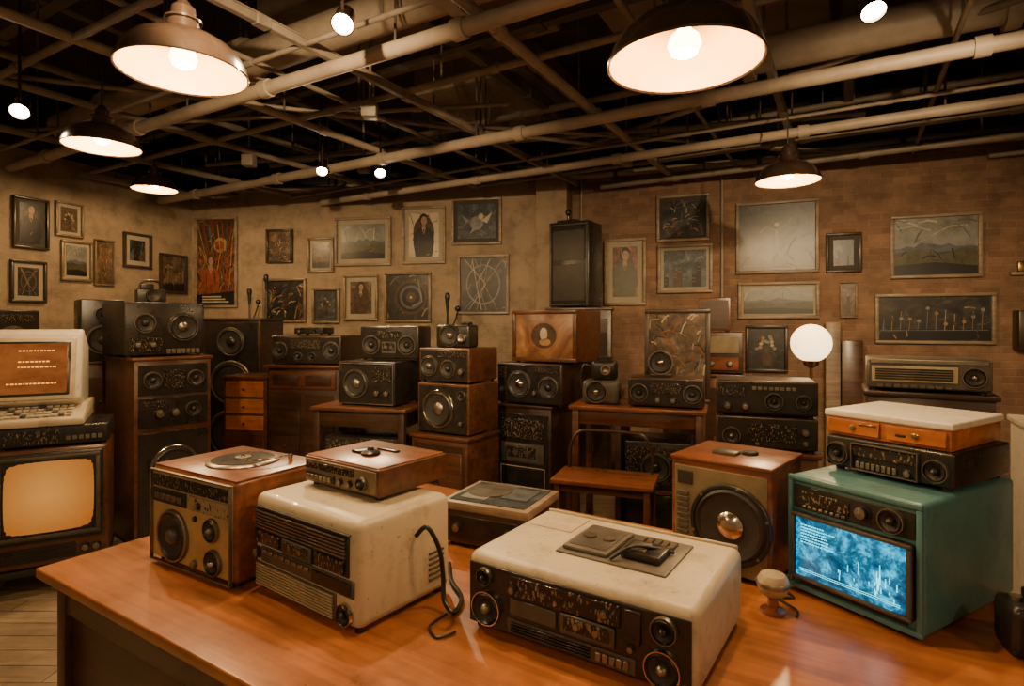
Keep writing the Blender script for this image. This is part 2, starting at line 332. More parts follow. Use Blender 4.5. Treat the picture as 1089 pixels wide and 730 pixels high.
def feats(mb, fl, w, h, z0=0., y=0., X=None):
    placed = []
    for f in fl:
        k = f[0]; a = f[1:]
        cx_, cz_ = (a[0], a[1]) if k in ('spk', 'knob') else ((a[0]+a[2])/2, (a[1]+a[3])/2)
        base = y-max([p for (x0, q0, x1, q1, p) in placed if x0 <= cx_ <= x1 and q0 <= cz_ <= q1] or [0])
        if k == 'spk': spk(mb, a[0]*w, z0+a[1]*h, a[2]*h, base, *(a[3:5]), X=X)
        elif k == 'knob': knob(mb, a[0]*w, z0+a[1]*h, a[2]*h, base, a[3] if len(a) > 3 else 'black', X=X)
        else:
            q = (a[0]*w, z0+a[1]*h, a[2]*w, z0+a[3]*h)
            if k == 'rect': rect(mb, *q, y, a[4], *(a[5:6]), X=X); placed.append((*a[:4], a[5] if len(a) > 5 else .004))
            elif k == 'bez': bezel(mb, *q, y, a[4], a[5] if len(a) > 5 else .01, X=X)
            elif k == 'slots': slots(mb, *q, a[4], base, a[5], X=X)
            elif k == 'vslots': vslots(mb, *q, a[4], base, a[5], X=X)
            elif k == 'btns': btns(mb, *q, a[4], base, a[5] if len(a) > 5 else 'steel', X=X)
            elif k == 'drawer':
                rect(mb, *q, y, a[4], .012, .003, X=X)
                xm = (q[0]+q[2])/2; zm = (q[1]+q[3])/2
                mb.lathe([(.006, .01), (.006, .02), (.012, .026), (.010, .034), (0, .036)], (xm, y, zm), F, 'brass', 12, X)
            elif k == 'cass':
                rect(mb, *q, base, 'grey', .008, .003, X=X)
                W_, H_ = q[2]-q[0], q[3]-q[1]
                rect(mb, q[0]+W_*.08, q[1]+H_*.25, q[2]-W_*.08, q[3]-H_*.12, base-.008, 'dial', .003, X=X)
                for sx_ in (.32, .68): mb.cyl((q[0]+W_*sx_, base-.010, q[1]+H_*.55), F, min(H_*.16, W_*.1), .004, 'steel', 14, X=X)

def device(name, fl, z, ang, w, d, h, body, ft, bevel=.008, plate=None, feet=True, extra=None, margin=.02):
    mb = MB(); fz = .012 if feet else 0
    mb.box(0, 0, fz, w, d, h, body, bevel, 3)
    if feet:
        for x in (.03, w-.03):
            for y in (.03, d-.03): mb.cyl((x, y, 0), (0, 0, 1), .014, fz+.004, 'rubber', 12)
    y = 0.
    if plate: mb.box(margin, -.004, fz+margin, w-margin, .002, h-margin, plate, .002, 1); y = -.004
    feats(mb, ft, w, h, 0, y)
    if extra: extra(mb, w, d, h)
    return mb.build(name, (fl[0], fl[1], z), ang)

def cabinet(name, fl, ang, w, d, h, body, ft, top=None, plinth=True, z=0., over=.015, extra=None):
    mb = MB(); p = .05 if plinth else 0
    if plinth: mb.box(.02, .02, 0, w-.02, d-.01, p+.01, 'dark', .002)
    mb.box(0, 0, p, w, d, h-.022, body, .004)
    mb.box(-over, -over, h-.025, w+over, d, h, top or body, .005)
    feats(mb, ft, w, h)
    if extra: extra(mb, w, d, h)
    return mb.build(name, (fl[0], fl[1], z), ang)

def desk(fl, ang, w, d, h, top, leg, apron=.09, legw=.045, stretch=True):
    mb = MB()
    mb.box(-.02, -.02, h-.028, w+.02, d, h, top, .006)
    mb.box(.02, .015, h-.028-apron, w-.02, d-.02, h-.027, leg, .003)
    for x in (0, w-legw):
        for y in (0, d-legw-.01): mb.box(x, y, 0, x+legw, y+legw, h-.027, leg, .005)
    if stretch:
        for x in (0+.01, w-legw+.01): mb.box(x, legw, .14, x+.025, d-legw, .17, leg, .002)
        mb.box(legw, d*.5, .14, w-legw, d*.5+.025, .17, leg, .002)
    return mb, (fl[0], fl[1], 0), ang

# ------------------------------------------------------------------ room
def wall(name, P, Q, mat, h=3.9, th=.15):
    L = math.hypot(Q[0]-P[0], Q[1]-P[1]); a = math.degrees(math.atan2(Q[1]-P[1], Q[0]-P[0]))
    mb = MB(); mb.box(0, 0, 0, L, th, h, mat); mb.build(name, (P[0], P[1], 0), a); return a
LWP, LWQ = (-7.34, -2.5), (-3.9, 7.1)
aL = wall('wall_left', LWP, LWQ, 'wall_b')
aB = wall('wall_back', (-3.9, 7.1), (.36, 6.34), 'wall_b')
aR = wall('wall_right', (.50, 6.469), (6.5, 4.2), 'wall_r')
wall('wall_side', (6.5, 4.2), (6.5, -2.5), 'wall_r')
mb = MB(); mb.box(-7.6, -2.5, -.1, 6.7, 7.4, 0, 'floor'); mb.build('floor')
mb = MB(); mb.box(-7.6, -2.5, 3.9, 6.7, 7.4, 4.0, 'deck')
mb.build('ceiling')
mb = MB(); mb.box(0, 0, 0, .33, .5, 3.9, 'wall_b', .01); mb.build('wall_column', (.25, 6.16, 0), -12)
for nm, P, Q in (('baseboard_back', (-3.9, 7.1), (.3, 6.35)), ('baseboard_right', (.56, 6.446), (6.5, 4.2))):
    L = math.hypot(Q[0]-P[0], Q[1]-P[1]); mb = MB(); mb.box(.05, -.02, 0, L-.05, -.001, .12, 'mid', .004); mb.build(nm, (P[0], P[1], 0), math.degrees(math.atan2(Q[1]-P[1], Q[0]-P[0])))
mb = MB(); mb.tube([(.1, -.05, 3.2), (6.3, -.05, 3.2)], .035, 'duct', 10, smooth=False)
for x in (.6, 2., 3.4, 4.8): mb.box(x-.02, -.09, 3.15, x+.02, -.001, 3.25, 'pipe_dark', .003)
for x in (.22, 1.66):
    mb.tube([(x, -.025, 3.2), (x, -.025, .12)], .014, 'pipe', 10, smooth=False)
    for z in (.8, 1.6, 2.4): mb.box(x-.03, -.03, z, x+.03, -.001, z+.02, 'pipe_dark', .002)
mb.build('wall_conduit_pipe', (.56, 6.446, 0), aR)
mb = MB(); mb.tube([(.05, -.05, 3.18), (4.1, -.05, 3.18)], .022, 'pipe', 10, smooth=False)
for x in (.6, 2., 3.4): mb.box(x-.02, -.08, 3.14, x+.02, -.001, 3.22, 'pipe_dark', .003)
mb.build('wall_conduit_pipe', (-3.9, 7.1, 0), aB)

# ceiling grid
planes = [((-3.9, 7.1), (.9415, -.337)), ((-3.9, 7.1), (-.1758, -.984)), ((.55, 6.45), (-.3537, -.9354)), ((6.5, 0), (-1, 0)), ((0, -2.45), (0, 1))]
def clip(p, d, m=.08):
    lo, hi = -30, 30
    for (q, n) in planes:
        dn = d[0]*n[0]+d[1]*n[1]; c = (q[0]-p[0])*n[0]+(q[1]-p[1])*n[1]+m
        if abs(dn) < 1e-6: continue
        t = c/dn
        if dn > 0: lo = max(lo, t)
        else: hi = min(hi, t)
    return lo, hi
U = (.866, -.5); W = (.5, .866)
mb = MB()
def gdir(p, d, z, r, mat, kind='tube', rng=None, hang=1.6):
    lo, hi = clip(p, d)
    if rng: lo = max(lo, rng[0]); hi = min(hi, rng[1])
    if hi-lo < .3: return
    a = Vector((p[0]+d[0]*lo, p[1]+d[1]*lo, z)); c = Vector((p[0]+d[0]*hi, p[1]+d[1]*hi, z))
    if kind == 'tube':
        mb.tube([a, c], r, mat, 12, smooth=False)
        n = max(1, int((hi-lo)/1.3)); dv = (c-a).normalized()
        for i in range(n):
            q = a.lerp(c, (i+.5)/n); mb.tube([q-dv*.035, q+dv*.035], r*1.3, mat, 12, smooth=False)
    else:
        X = Matrix.Translation(a) @ Matrix.Rotation(math.atan2(d[1], d[0]), 4, 'Z')
        L = hi-lo
        mb.box(0, -r*.75, -r*1.3, L, r*.75, r*.4, mat, .004, 1, X); mb.box(0, -r, r*.3, L, r, r*.6, mat, .002, 1, X)
        n = max(1, int(L/1.05))
        for i in range(n):
            q = L*(i+.5)/n; mb.box(q-.04, -r*1.05, -r*1.5, q+.04, r*1.05, r*.65, mat, .004, 1, X)
    n = max(2, int((hi-lo)/hang))
    for i in range(n):
        q = a.lerp(c, (i+.5)/n); mb.tube([q, (q.x, q.y, 3.9)], .007, 'pipe_dark', 6, smooth=False)
def gline(off, along, z, r, mat, kind='tube', rng=None):
    d = U if along == 'u' else W; o = W if along == 'u' else U
    gdir((o[0]*off, o[1]*off), d, z, r, mat, kind, rng)
for o_, z, r, m_, k in ((.9, 3.02, .03, 'pipe', 'tube'), (2.27, 3.0, .040, 'duct', 'tube'), (2.95, 3.12, .022, 'pipe', 'tube'), (3.73, 3.0, .042, 'duct', 'tube'), (3.86, 3.06, .015, 'pipe', 'tube'), (2.12, 3.08, .014, 'pipe', 'tube'), (1.5, 3.1, .022, 'pipe', 'tube'),
                     (4.72, 3.0, .036, 'duct', 'tube'), (4.58, 3.07, .014, 'pipe', 'tube'), (5.3, 3.1, .02, 'pipe', 'tube'), (5.8, 3.05, .03, 'pipe', 'tube'), (6.4, 3.05, .022, 'pipe', 'tube'), (3.2, 3.5, .05, 'pipe_dark', 'i'), (5.0, 3.5, .05, 'pipe_dark', 'i'), (1.6, 3.5, .05, 'pipe_dark', 'i'), (4.5, 3.45, .03, 'pipe', 'tube'), (2.75, 3.6, .035, 'pipe', 'tube'), (5.6, 3.45, .025, 'pipe', 'tube'), (1.1, 3.5, .03, 'pipe', 'tube')):
    gline(o_, 'u', z, r, m_, k)
for o_, z, r, m_, k in ((-5.6, 3.1, .03, 'pipe', 'tube'), (-4.5, 3.1, .026, 'pipe', 'tube'), (-3.52, 3.1, .028, 'duct', 'tube'), (-3.0, 3.13, .016, 'pipe', 'tube'), (-2.5, 3.1, .026, 'pipe', 'i'), (-1.55, 3.1, .030, 'duct', 'tube'), (-.95, 3.14, .016, 'pipe', 'tube'), (-2.0, 3.5, .03, 'pipe', 'tube'),
                     (-.4, 3.1, .026, 'pipe', 'i'), (.5, 3.14, .016, 'pipe', 'tube'), (1.3, 3.1, .026, 'pipe', 'i'), (2.8, 3.1, .03, 'pipe', 'i'), (-6.6, 3.1, .03, 'pipe', 'i'), (-2.25, 3.5, .045, 'pipe_dark', 'i'), (-4.0, 3.5, .045, 'pipe_dark', 'i'), (0, 3.5, .045, 'pipe_dark', 'i'), (1.9, 3.5, .045, 'pipe_dark', 'i'), (-5.0, 3.45, .03, 'pipe', 'tube')):
    gline(o_, 'w', z, r, m_, k)
for p, an, z, r, rg in (((-1.2, 4.4), 20, 3.17, .016, (-2.4, 2.2)), ((-2.6, 4.6), -8, 3.2, .016, (-1.5, 2.6)), ((.6, 4.9), 12, 3.2, .016, (-2, 2.6)), ((1.6, 4.2), -52, 3.25, .022, (-1.6, 2.2)), ((-.2, 5.2), -14, 3.22, .022, (-3, 3))):
    gdir(p, (math.cos(math.radians(an)), math.sin(math.radians(an))), z, r, 'pipe', 'tube', rg)
for x, y in ((-.95, 3.9), (-1.35, 5.3), (-2.3, 5.1), (1.0, 5.1), (2.1, 4.6)):
    mb.box(x-.05, y-.05, 2.98, x+.05, y+.05, 3.08, 'pipe', .008); mb.tube([(x, y, 3.05), (x, y, 3.9)], .010, 'pipe', 8, smooth=False)
mb.build('ceiling_pipe_grid')
mb = MB(); gline(2.46, 'u', 3.34, .11, 'duct', rng=(-6, -.9)); mb.build('ventilation_duct')
mb = MB(); gline(3.98, 'u', 3.30, .11, 'duct', rng=(-1.2, 4)); mb.build('ventilation_duct')
mb = MB()
for (a, b_, c, d) in ((-3.4, 2.5, -1.7, 3.6), (-1.4, 3.3, -.1, 4.8), (-3.3, 4.0, -2.2, 5.2)):
    X = Matrix.Rotation(math.radians(-30), 4, 'Z')
    mb.box(a, b_, 3.60, c, d, 3.90, 'panel', .004, 1, X)
mb.build('ceiling_panels')

# ------------------------------------------------------------------ pictures (flat painted shapes inside real frames)
def ell(cx, cz, rx, rz, n=20, a0=0, a1=2*math.pi): return [(cx+rx*math.cos(a0+(a1-a0)*k/n), cz+rz*math.sin(a0+(a1-a0)*k/n)) for k in range(n)]
def stroke(mb, pts, t, y, mat):
    L = []; R = []
    for i, p in enumerate(pts):
        a = pts[max(0, i-1)]; b = pts[min(len(pts)-1, i+1)]; dx, dz = b[0]-a[0], b[1]-a[1]; l = math.hypot(dx, dz) or 1
        L.append((p[0]-dz/l*t, p[1]+dx/l*t)); R.append((p[0]+dz/l*t, p[1]-dx/l*t))
    for i in range(len(pts)-1): mb.poly([L[i], L[i+1], R[i+1], R[i]], y, mat)
def paint(mb, kind, x0, z0, x1, z1, y, rg):
    w, h = x1-x0, z1-z0; st = [y]
    def cl(pts): return [(x0+min(1, max(0, a))*w, z0+min(1, max(0, b))*h) for a, b in pts]
    def P(pts, mat): st[0] -= .00015; mb.poly(cl(pts), st[0], mat)
    def S(pts, t, mat): st[0] -= .00015; stroke(mb, cl(pts), t*min(w, h), st[0], mat)
    asp = w/h
    def E(cx, cz, r, mat, sq=1.): P(ell(cx, cz, r/asp if asp > 1 else r, (r if asp > 1 else r*asp)*sq), mat)
    def daubs(n, mats, s=.06, zr=(0, 1)):
        for k in range(n):
            a, b = rg.random(), zr[0]+(zr[1]-zr[0])*rg.random(); an = rg.random()*3.14; l = s*(.5+rg.random())
            S([(a-l*math.cos(an), b-l*math.sin(an)), (a, b+l*.3), (a+l*math.cos(an), b+l*math.sin(an))], .006+.010*rg.random(), rg.choice(mats))
    def person(cx, b, s, skin, cloth, hair):
        q = s/asp
        P([(cx-.19*q, b), (cx-.24*q, b+.30*s), (cx-.23*q, b+.50*s), (cx-.15*q, b+.60*s), (cx-.05*q, b+.65*s), (cx+.05*q, b+.65*s), (cx+.15*q, b+.60*s), (cx+.23*q, b+.50*s), (cx+.24*q, b+.3*s), (cx+.19*q, b)], cloth)
        P([(cx-.04*q, b+.60*s), (cx+.04*q, b+.60*s), (cx+.04*q, b+.74*s), (cx-.04*q, b+.74*s)], skin)
        P(ell(cx, b+.82*s, .105*q, .13*s), hair); P(ell(cx+.01*q, b+.79*s, .07*q, .095*s), skin)
        P(ell(cx-.02*q, b+.81*s, .012*q, .008*s, 8), hair); P(ell(cx+.04*q, b+.81*s, .012*q, .008*s, 8), hair)
        S([(cx-.03*q, b+.62*s), (cx, b+.5*s), (cx+.04*q, b+.62*s)], .010, 'i_cream'); S([(cx-.12*q, b+.5*s), (cx-.10*q, b+.1*s)], .010, 'i_umber')
    if kind == 'portrait':
        daubs(14, ['i_umber', 'i_olive', 'i_slate'], .12); P(ell(.5, .55, .36, .38), 'i_umber'); person(.5, 0, 1.05, 'i_skin', rg.choice(['i_black', 'i_olive', 'i_slate', 'i_umber']), 'i_black'); daubs(6, ['i_ochre', 'i_umber'], .05)
    elif kind == 'poster':
        P([(0, .55), (1, .75), (1, 1), (0, 1)], 'i_umber'); daubs(60, ['i_rust', 'i_ochre', 'i_umber', 'i_slate', 'i_rust'], .10)
        E(.62, .70, .24, 'i_umber'); E(.62, .70, .18, 'i_ochre'); E(.60, .70, .11, 'i_rust')
        for k in range(9): S([(.05+.1*k, .2), (.3+.08*k, .45+.04*k), (.02+.13*k, .95)], .012, ['i_ochre', 'i_rust', 'i_slate', 'i_rust'][k % 4])
        person(.36, .12, .50, 'i_skin', 'i_rust', 'i_umber'); daubs(26, ['i_black', 'i_rust', 'i_ochre'], .08, (0, .5))
        P([(0, 0), (1, 0), (1, .16), (0, .12)], 'i_black')
        for k in range(3): P([(.15, .03+.03*k), (.85-.1*k, .03+.03*k), (.85-.1*k, .045+.03*k), (.15, .045+.03*k)], 'i_cream')
    elif kind == 'land':
        P([(0, .42), (1, .40), (1, 1), (0, 1)], 'i_mist'); daubs(12, ['i_slate', 'i_mist', 'i_cream'], .16, (.65, 1)); P([(0, .45)]+[(k/12, .47+.16*rg.random()*(1-abs(k/6-1))) for k in range(13)]+[(1, .4), (0, .4)], 'i_slate')
        P([(0, 0), (1, 0)]+[(1-k/12, .40+.05*math.sin(k*.9)) for k in range(13)], 'i_olive'); daubs(20, ['i_umber', 'i_black', 'i_olive'], .07, (.05, .38)); P([(0, 0), (1, 0), (1, .14), (.5, .22), (0, .17)], 'i_black')
    elif kind == 'sunset':
        P([(0, .5), (1, .5), (1, 1), (0, 1)], 'i_ochre'); P([(0, .72), (1, .66), (1, 1), (0, 1)], 'i_umber'); E(.5, .54, .10, 'i_cream'); P([(0, 0), (1, 0), (1, .5), (0, .5)], 'i_umber')
        P([(0, .3)]+[(k/10, .45+.2*rg.random()) for k in range(11)]+[(1, .3)], 'i_black'); daubs(16, ['i_ochre', 'i_umber', 'i_olive'], .07, (.05, .45))
    elif kind == 'rings':
        daubs(20, ['i_umber', 'i_slate', 'i_ochre'], .10); a = rg.random()*.1
        for k, m_ in enumerate(['i_umber', 'i_black', 'i_slate', 'i_black']): E(.5+a, .5, .40-.06*k, m_)
        E(.5+a, .5, .12, 'i_umber'); E(.5+a, .5, .03, 'i_cream'); S([(.75, .9), (.85, .4), (.6, .3)], .014, 'i_mist')
    elif kind == 'lines':
        for k in range(9):
            a = rg.random(); b = rg.random(); S([(a, .03), (.5+.3*(rg.random()-.5), .5), (b, .97)], .006, rg.choice(['i_cream', 'i_ochre', 'i_mist', 'i_umber']))
        S(ell(.5, .5, .36, .36, 28)+[(.86, .5)], .012, 'i_mist'); daubs(12, ['i_ochre', 'i_umber', 'i_mist'], .06)
    elif kind == 'bird':
        daubs(10, ['i_slate', 'i_umber'], .12); P(ell(.5, .45, .18, .2), 'i_mist'); P([(.34, .5), (.08, .72), (.22, .46)], 'i_mist'); P([(.62, .52), (.92, .76), (.78, .44)], 'i_cream'); P([(.4, .3), (.3, .12), (.5, .27)], 'i_mist'); P(ell(.62, .64, .07, .09), 'i_cream')
        P([(.68, .66), (.77, .63), (.68, .61)], 'i_ochre'); daubs(8, ['i_slate'], .05, (.35, .55))
    elif kind == 'dancer':
        daubs(26, ['i_umber', 'i_slate', 'i_black', 'i_olive'], .14)
        S([(.5, .30), (.5, .62)], .022, 'i_mist'); S([(.5, .60), (.36, .66), (.28, .58)], .009, 'i_mist'); S([(.5, .60), (.62, .68), (.70, .78)], .009, 'i_mist'); S([(.5, .32), (.44, .18), (.42, .06)], .012, 'i_mist'); S([(.5, .32), (.57, .18), (.64, .08)], .012, 'i_mist')
        E(.5, .69, .032, 'i_cream'); S([(.05, .06), (.95, .06)], .005, 'i_ochre')
        for k in range(5): S([(.08+.03*k, .9-.12*k), (.2+.03*k, .9-.12*k)], .005, 'i_umber')
    elif kind == 'sketch':
        P([(0, 0), (1, 0), (1, .28), (0, .24)], 'i_black')
        for k in range(12):
            a = .04+.08*k; b_ = .22+.05*rg.random(); S([(a, b_), (a+.01, b_+.2+.3*rg.random())], .006, rg.choice(['i_cream', 'i_mist', 'i_ochre'])); E(a+.01, b_+.42*rg.random()+.1, .04, rg.choice(['i_umber', 'i_mist', 'i_ochre']))
        S([(.02, .22), (.98, .24)], .006, 'i_mist'); daubs(18, ['i_umber', 'i_ochre', 'i_slate'], .06)
    elif kind == 'flowers':
        daubs(16, ['i_umber', 'i_olive'], .1); P([(.40, .08), (.60, .08), (.65, .3), (.56, .42), (.44, .42), (.35, .3)], 'i_umber')
        for k in range(12):
            a = math.pi*(.05+.9*k/11); x, z = .5+.32*math.cos(a)*(.5+.5*rg.random()), .45+.38*math.sin(a)*(.5+.5*rg.random()); S([(.5, .4), (x, z)], .007, 'i_olive'); E(x, z, .055, rg.choice(['i_rust', 'i_ochre', 'i_cream', 'i_mist']), .9)
    elif kind == 'city':
        for k in range(9):
            a = k/9; hh = .25+.45*rg.random(); P([(a, 0), (a+.11, 0), (a+.11, hh), (a, hh)], rg.choice(['i_slate', 'i_black', 'i_umber']))
            for j in range(4): P([(a+.02+.04*(j % 2), hh-.1-.09*(j//2)), (a+.035+.04*(j % 2), hh-.1-.09*(j//2)), (a+.035+.04*(j % 2), hh-.07-.09*(j//2)), (a+.02+.04*(j % 2), hh-.07-.09*(j//2))], 'i_ochre')
        daubs(8, ['i_mist', 'i_slate'], .12, (.7, 1))
    elif kind == 'abstract':
        daubs(45, ['i_umber', 'i_ochre', 'i_slate', 'i_black', 'i_rust'], .13); daubs(14, ['i_cream', 'i_mist'], .06)
def frame(wallP, ang, t, z, w, h, am, kind, fm='fr_dark', mt='mat', mw=.0, name='picture_frame', fw=None):
    fw = fw or min(.030, w*.08)
    mb = MB(); rg = random.Random(int(t*977)+int(z*131))
    for a in ((0, 0, w, fw), (0, h-fw, w, h), (0, fw, fw, h-fw), (w-fw, fw, w, h-fw)): mb.box(a[0], -.040, a[1], a[2], -.002, a[3], fm, .006, 2)
    mb.box(fw*.8, -.012, fw*.8, w-fw*.8, -.003, h-fw*.8, mt if mw else am)
    if mw: mb.box(fw+mw, -.0145, fw+mw, w-fw-mw, -.011, h-fw-mw, am)
    e = fw+mw if mw else fw
    paint(mb, kind, e+.001, e+.001, w-e-.001, h-e-.001, -.0150 if mw else -.0125, rg)
    r = math.radians(ang)
    return mb.build(name, (wallP[0]+t*math.cos(r), wallP[1]+t*math.sin(r), z), ang)
o0 = (-4.58, 5.2)
for a in ((.1, 2.3, .3, .48, 'a_dark', 'portrait', 'fr_dark', 'matd', .03), (.46, 2.46, .26, .34, 'a_gold', 'flowers', 'fr_gold', 'mat', .03), (.51, 2.03, .30, .40, 'a_blue', 'land', 'fr_gold', 'mat', .03), (.83, 2.0, .21, .48, 'a_gold', 'abstract', 'fr_gold', 'mat', 0), (1.14, 2.22, .33, .38, 'a_dark', 'city', 'fr_dark', 'mat', .05), (1.57, 1.96, .36, .46, 'a_gold', 'sketch', 'fr_dark', 'mat', 0), (.08, 1.8, .3, .39, 'a_dark', 'lines', 'fr_dark', 'mat', .04)):
    frame(o0, 70.3, *a)
o1 = (-3.9, 7.1)
for a in ((.06, 1.8, .57, 1.09, 'a_red', 'poster', 'trimw', 'mat', 0), (1.01, 2.32, .34, .4, 'a_gold', 'abstract', 'fr_dark', 'mat', 0), (1.54, 2.2, .33, .41, 'a_gold', 'sketch', 'fr_gold', 'mat', .03), (1.88, 2.27, .69, .56, 'a_gold', 'land', 'trimw', 'mat', .05), (2.7, 2.28, .51, .65, 'a_light', 'portrait', 'trimw', 'mat', .05),
          (3.28, 2.48, .57, .52, 'a_blue', 'bird', 'trimw', 'matd', .04), (.97, 1.62, .55, .52, 'a_dark', 'abstract', 'fr_gold', 'mat', 0), (1.6, 1.61, .34, .41, 'a_blue', 'flowers', 'fr_gold', 'matd', .04), (1.99, 1.64, .42, .53, 'a_gold', 'portrait', 'fr_gold', 'mat', .05), (2.49, 1.62, .55, .57, 'a_dark', 'rings', 'fr_gold', 'matd', 0), (3.35, 1.71, .58, .66, 'a_dark', 'lines', 'trimw', 'matd', 0)):
    frame(o1, aB, *a)
o2 = (.55, 6.45)
for a in ((.48, 1.8, .44, .71, 'a_red', 'portrait', 'trimw', 'mat', .06), (1.03, 2.45, .52, .48, 'a_dark', 'abstract', 'trimw', 'matd', .03), (1.04, 1.92, .54, .5, 'a_blue', 'city', 'trimw', 'mat', .03), (1.80, 2.095, .735, .705, 'a_dark', 'dancer', 'trimw', 'matd', 0), (1.82, 1.655, .72, .357, 'a_gold', 'land', 'trimw', 'mat', .02), (2.593, 2.086, .296, .371, 'a_blue', 'city', 'fr_dark', 'matd', .04),
          (2.71, 1.66, .14, .335, 'a_gold', 'flowers', 'trimw', 'mat', .0), (3.115, 2.013, .69, .573, 'a_blue', 'land', 'trimw', 'mat', 0), (2.996, 1.423, .905, .455, 'a_dark', 'sketch', 'trimw', 'matd', 0), (1.889, 1.13, .38, .46, 'a_dark', 'flowers', 'fr_dark', 'mat', 0)):
    frame(o2, aR, *a)

# ------------------------------------------------------------------ big display table
TA = -32.3
mb = MB()
TL, TD = 3.9, 1.56
mb.box(0, 0, .715, TL, TD, .75, 'table', .006, 3)
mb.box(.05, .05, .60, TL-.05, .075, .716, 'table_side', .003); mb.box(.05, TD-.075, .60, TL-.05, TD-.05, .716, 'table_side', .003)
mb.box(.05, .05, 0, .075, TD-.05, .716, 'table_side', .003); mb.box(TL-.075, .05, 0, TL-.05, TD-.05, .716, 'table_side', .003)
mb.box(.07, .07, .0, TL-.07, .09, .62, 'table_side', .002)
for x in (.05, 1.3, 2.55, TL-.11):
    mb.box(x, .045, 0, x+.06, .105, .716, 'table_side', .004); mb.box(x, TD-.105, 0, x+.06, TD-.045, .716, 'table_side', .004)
mb.build('display_table', (-1.66, 2.03, 0), TA)

TZ = .7505
def ex1(mb, w, d, h):
    mb.lathe([(.125, 0), (.125, .006), (.118, .012), (.085, .014), (.08, .010), (.03, .012), (.028, .02), (.0, .02)], (w*.52, d*.52, h), (0, 0, 1), 'steel', 40)
    mb.lathe([(.108, .0145), (.03, .0145)], (w*.52, d*.52, h), (0, 0, 1), 'black', 40)
    mb.lathe([(.03, .015), (.01, .0155), (.006, .026), (0, .027)], (w*.52, d*.52, h), (0, 0, 1), 'chrome', 20)
    mb.tube([(w*.84, d*.75, h), (w*.84, d*.75, h+.03)], .008, 'chrome', 10, smooth=False)
    mb.tube([(w*.84, d*.75, h+.028), (w*.80, d*.5, h+.028), (w*.70, d*.38, h+.024)], .004, 'chrome', 8)
    mb.box(.004, .006, h-.006, w-.004, d-.004, h+.002, 'red', .004)
device('tabletop_radio', (-1.30, 2.108), TZ, -31, .49, .36, .345, 'red',
 [('rect', .05, .80, .95, .92, 'dial', .006), ('rect', .05, .64, .46, .78, 'black', .006), ('btns', .08, .68, .43, .74, 5), ('rect', .5, .64, .95, .78, 'dial2', .006),
  ('spk', .30, .33, .265, 'steel', 'grey'), ('spk', .76, .50, .115, 'steel', 'steel'), ('spk', .78, .20, .125, 'steel', 'chrome'), ('knob', .56, .12, .035, 'steel'), ('knob', .62, .70, .03), ('knob', .56, .56, .025), ('bez', .02, .03, .98, .97, 'steel', .006)],
 .018, 'gold', extra=ex1, margin=.012)
def ex2(mb, w, d, h):
    for i in range(6): mb.box(w-.001, d*.72, .06+i*.016, w+.003, d*.9, .068+i*.016, 'grey', .001, 1)
    mb.box(0.03, -.010, h*.875, w-.03, .004, h*.885, 'grey')
device('cabinet_radio', (-.832, 1.88), TZ, -36.5, .52, .37, .31, 'beige',
 [('rect', .03, .50, .93, .86, 'black', .006), ('slots', .05, .66, .91, .85, 6, 'steel'), ('rect', .05, .52, .30, .64, 'dial', .012), ('cass', .34, .50, .62, .65), ('rect', .65, .52, .90, .64, 'dial', .012),
  ('rect', .10, .33, .97, .48, 'grey', .006), ('btns', .12, .42, .6, .46, 8), ('rect', .62, .35, .95, .46, 'black', .010), ('rect', .04, .07, .82, .31, 'grey', .004), ('slots', .05, .08, .80, .30, 8, 'cream'), ('spk', .90, .17, .10, 'chrome', 'black'), ('knob', .06, .40, .05)],
 .028, None, extra=ex2)
def exa(mb, w, d, h):
    mb.box(.006, .004, h-.004, w-.006, d-.006, h+.004, 'red', .003)
    mb.lathe([(.032, .004), (.032, .012), (.026, .016), (.012, .02), (.010, .03), (0, .03)], (w*.52, d*.4, h), (0, 0, 1), 'black', 24)
    mb.box(w*.3, d*.35, h+.003, w*.42, d*.55, h+.013, 'black', .003); mb.box(w*.4, d*.62, h+.003, w*.66, d*.68, h+.010, 'black', .002)
device('stereo_amplifier', (-.70, 1.97), .75+.3115, -36, .37, .30, .098, 'mid',
 [('rect', .05, .62, .70, .85, 'dial', .006), ('rect', .05, .25, .45, .52, 'black', .006), ('btns', .07, .3, .43, .45, 6), ('spk', .82, .5, .22, 'steel', 'grey'), ('knob', .53, .38, .10), ('knob', .65, .38, .10)],
 .006, 'olive', extra=exa, margin=.008)
def ex3(mb, w, d, h):
    mb.box(w*.33, d*.28, h-.002, w*.82, d*.82, h+.006, 'deckgrey', .004)
    mb.box(w*.35, d*.32, h+.006, w*.56, d*.76, h+.018, 'deckgrey', .004); mb.box(w*.37, d*.36, h+.017, w*.54, d*.70, h+.020, 'grey', .002)
    for x in (.41, .50): mb.cyl((w*x, d*.54, h+.018), (0, 0, 1), .020, .006, 'steel', 20)
    mb.box(w*.60, d*.38, h+.006, w*.77, d*.60, h+.028, 'black', .006); mb.box(w*.62, d*.42, h+.027, w*.70, d*.56, h+.031, 'steel', .002)
    mb.tube([(w*.58, d*.3, h+.012), (w*.66, d*.42, h+.04), (w*.78, d*.6, h+.012)], .005, 'rubber')
    for i in range(5): mb.box(w*(.60+.035*i), d*.66, h+.005, w*(.625+.035*i), d*.76, h+.014, 'steel', .001, 1)
    mb.box(w*.06, d*.62, h-.001, w*.28, d*.92, h+.003, 'beige', .002); mb.box(w*.02, d*.97, h-.03, w*.98, d*1.0, h+.004, 'cream', .004)
